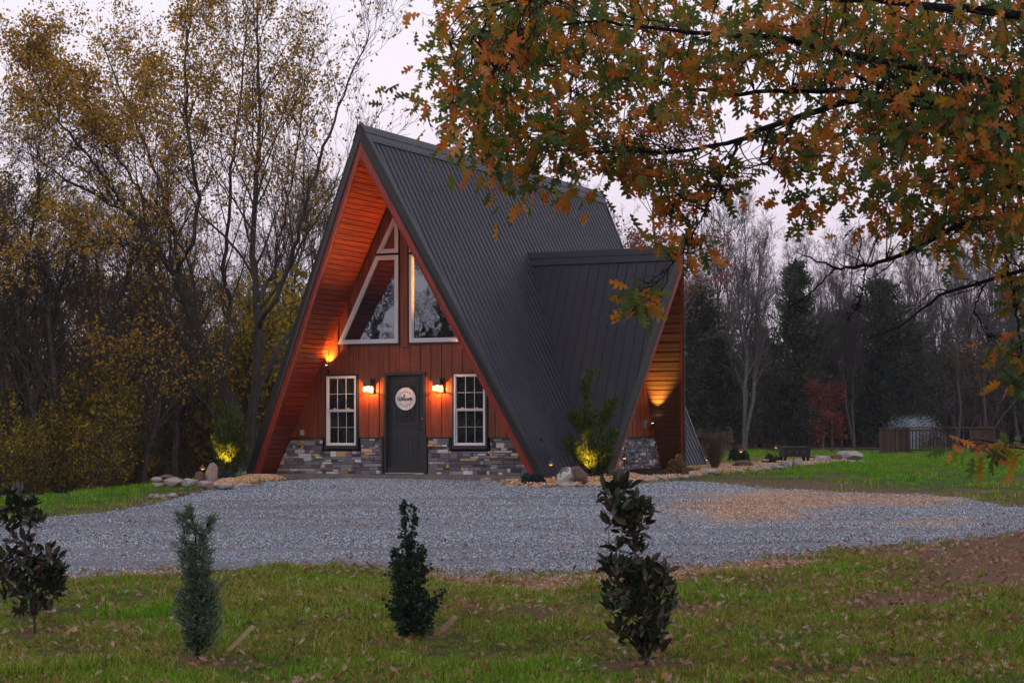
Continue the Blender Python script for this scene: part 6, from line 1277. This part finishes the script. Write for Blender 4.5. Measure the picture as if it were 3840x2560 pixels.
# ---- fallen leaves
n = 14000; x, y, R = spread(n, -.29, .29, 14.2, 33, 77); s = (x-CX)*cy_+(y-CY)*sy_; d = -(x-CX)*sy_+(y-CY)*cy_; sd = grav_sd(x, y); dens = .22+.55*np.clip(fbm(x, y, .7, 99)+.35, 0, 1)+.35*smooth(s/d/.25+.2)+1.1*mk_dirt(x, y)+.5*mk_ring(x, y)+.5*mk_clay(x, y); dens = dens+.9*smooth((sd+1.6)/.8)*smooth((s/d+.2)/.2); dens = np.where(sd > .1, .07+.15*(sd < .8), dens*(.35+.65*smooth((30-d)/6)))
ok = R.rand(n) < dens; x, y, sd, d = x[ok], y[ok], sd[ok], d[ok]; n = len(x); P = np.stack([x, y, hgt(x, y)+.030+.025*R.rand(n)*(sd < 0)+np.clip(sd*.12, 0, .025)], -1); N_ = unit(np.stack([R.randn(n)*.65, R.randn(n)*.65, np.ones(n)], -1)); A_ = unit(np.cross(N_, randu(n, R)))
B_ = unit(np.cross(A_, N_)); T = TO[0].copy(); T[:, 2] *= 3.0; T[:, 0] *= .9; V, f = oriented(P, A_, .060, R, (T, TO[1]), .7, B_)
far = np.argsort(d); sel = far[:300]; rest = far[300:]; grp = (('tan', 'pale tan fallen oak leaf lying on the near lawn'), ('russet', 'curled russet oak leaf lying on the near lawn'), ('brown', 'dull brown fallen oak leaf lying on the near lawn'))
fm = [leafmat('fallen_leaf_tan', [(0, (.30, .16, .09)), (1, (.46, .30, .20))], .8, .1), leafmat('fallen_leaf_russet', [(0, (.24, .07, .03)), (1, (.42, .15, .06))], .8, .1), leafmat('fallen_leaf_brown', [(0, (.10, .05, .03)), (1, (.22, .12, .08))], .8, .1)]
for j, i in enumerate(sel):
    c = (0, 0, 0, 1, 1, 2, 0, 2)[j % 8]; o = link('fallen_leaf', arr_mesh('fallen_leaf', V[i]-P[i], TO[1]), fm[c], None, tuple(P[i])); tag(o, grp[c][1], 'leaf', grp[c][0]+' fallen oak leaves on the near lawn')
tag(link('leaf_litter', arr_mesh('leaf_litter', V[rest].reshape(-1, 3), (TO[1][None]+(np.arange(len(rest))*len(TO[0]))[:, None, None]).reshape(-1, 3)), mat_fall), 'fallen leaves farther back on lawn and gravel', kind='stuff')
for bx_, by_, rr0 in ((132, 2372, .35), (742, 2474, .4), (1550, 2396, .3), (2419, 2488, .4)):
    g = G(bx_, by_); k = 26

# ================================================================== thin haze volume, added to lift the dark tones of the woods
mh = bpy.data.materials.new('black_lift_haze'); mh.use_nodes = True; t_ = mh.node_tree; t_.nodes.remove(t_.nodes['Principled BSDF'])
pv = t_.nodes.new('ShaderNodeVolumePrincipled'); pv.inputs['Color'].default_value = (.93, .90, .96, 1); pv.inputs['Density'].default_value = .00026; pv.inputs['Anisotropy'].default_value = 0
t_.links.new(pv.outputs[0], t_.nodes['Material Output'].inputs['Volume'])
tag(MB().b2((-620, -620, -8), (640, 640, 26)).build('haze', mh), 'thin pale haze added over the clearing to lift the dark tones of the woods', kind='stuff')

# tell apart copies whose labels came out the same
from collections import defaultdict
dd_ = defaultdict(list)
for o in bpy.data.objects:
    if o.parent is None and o.get('category') in ('tree', 'sapling', 'shrub') and o.get('label'): dd_[o['label']].append(o)
for l, v in dd_.items():
    if 1 < len(v) < 5:
        v.sort(key=lambda o: -o.scale[2]); w_ = {2: ('taller', 'shorter'), 3: ('tallest', 'middling', 'shortest'), 4: ('tallest', 'fairly tall', 'lowish', 'shortest')}[len(v)]
        for o, a in zip(v, w_): o['label'] = a+' '+l
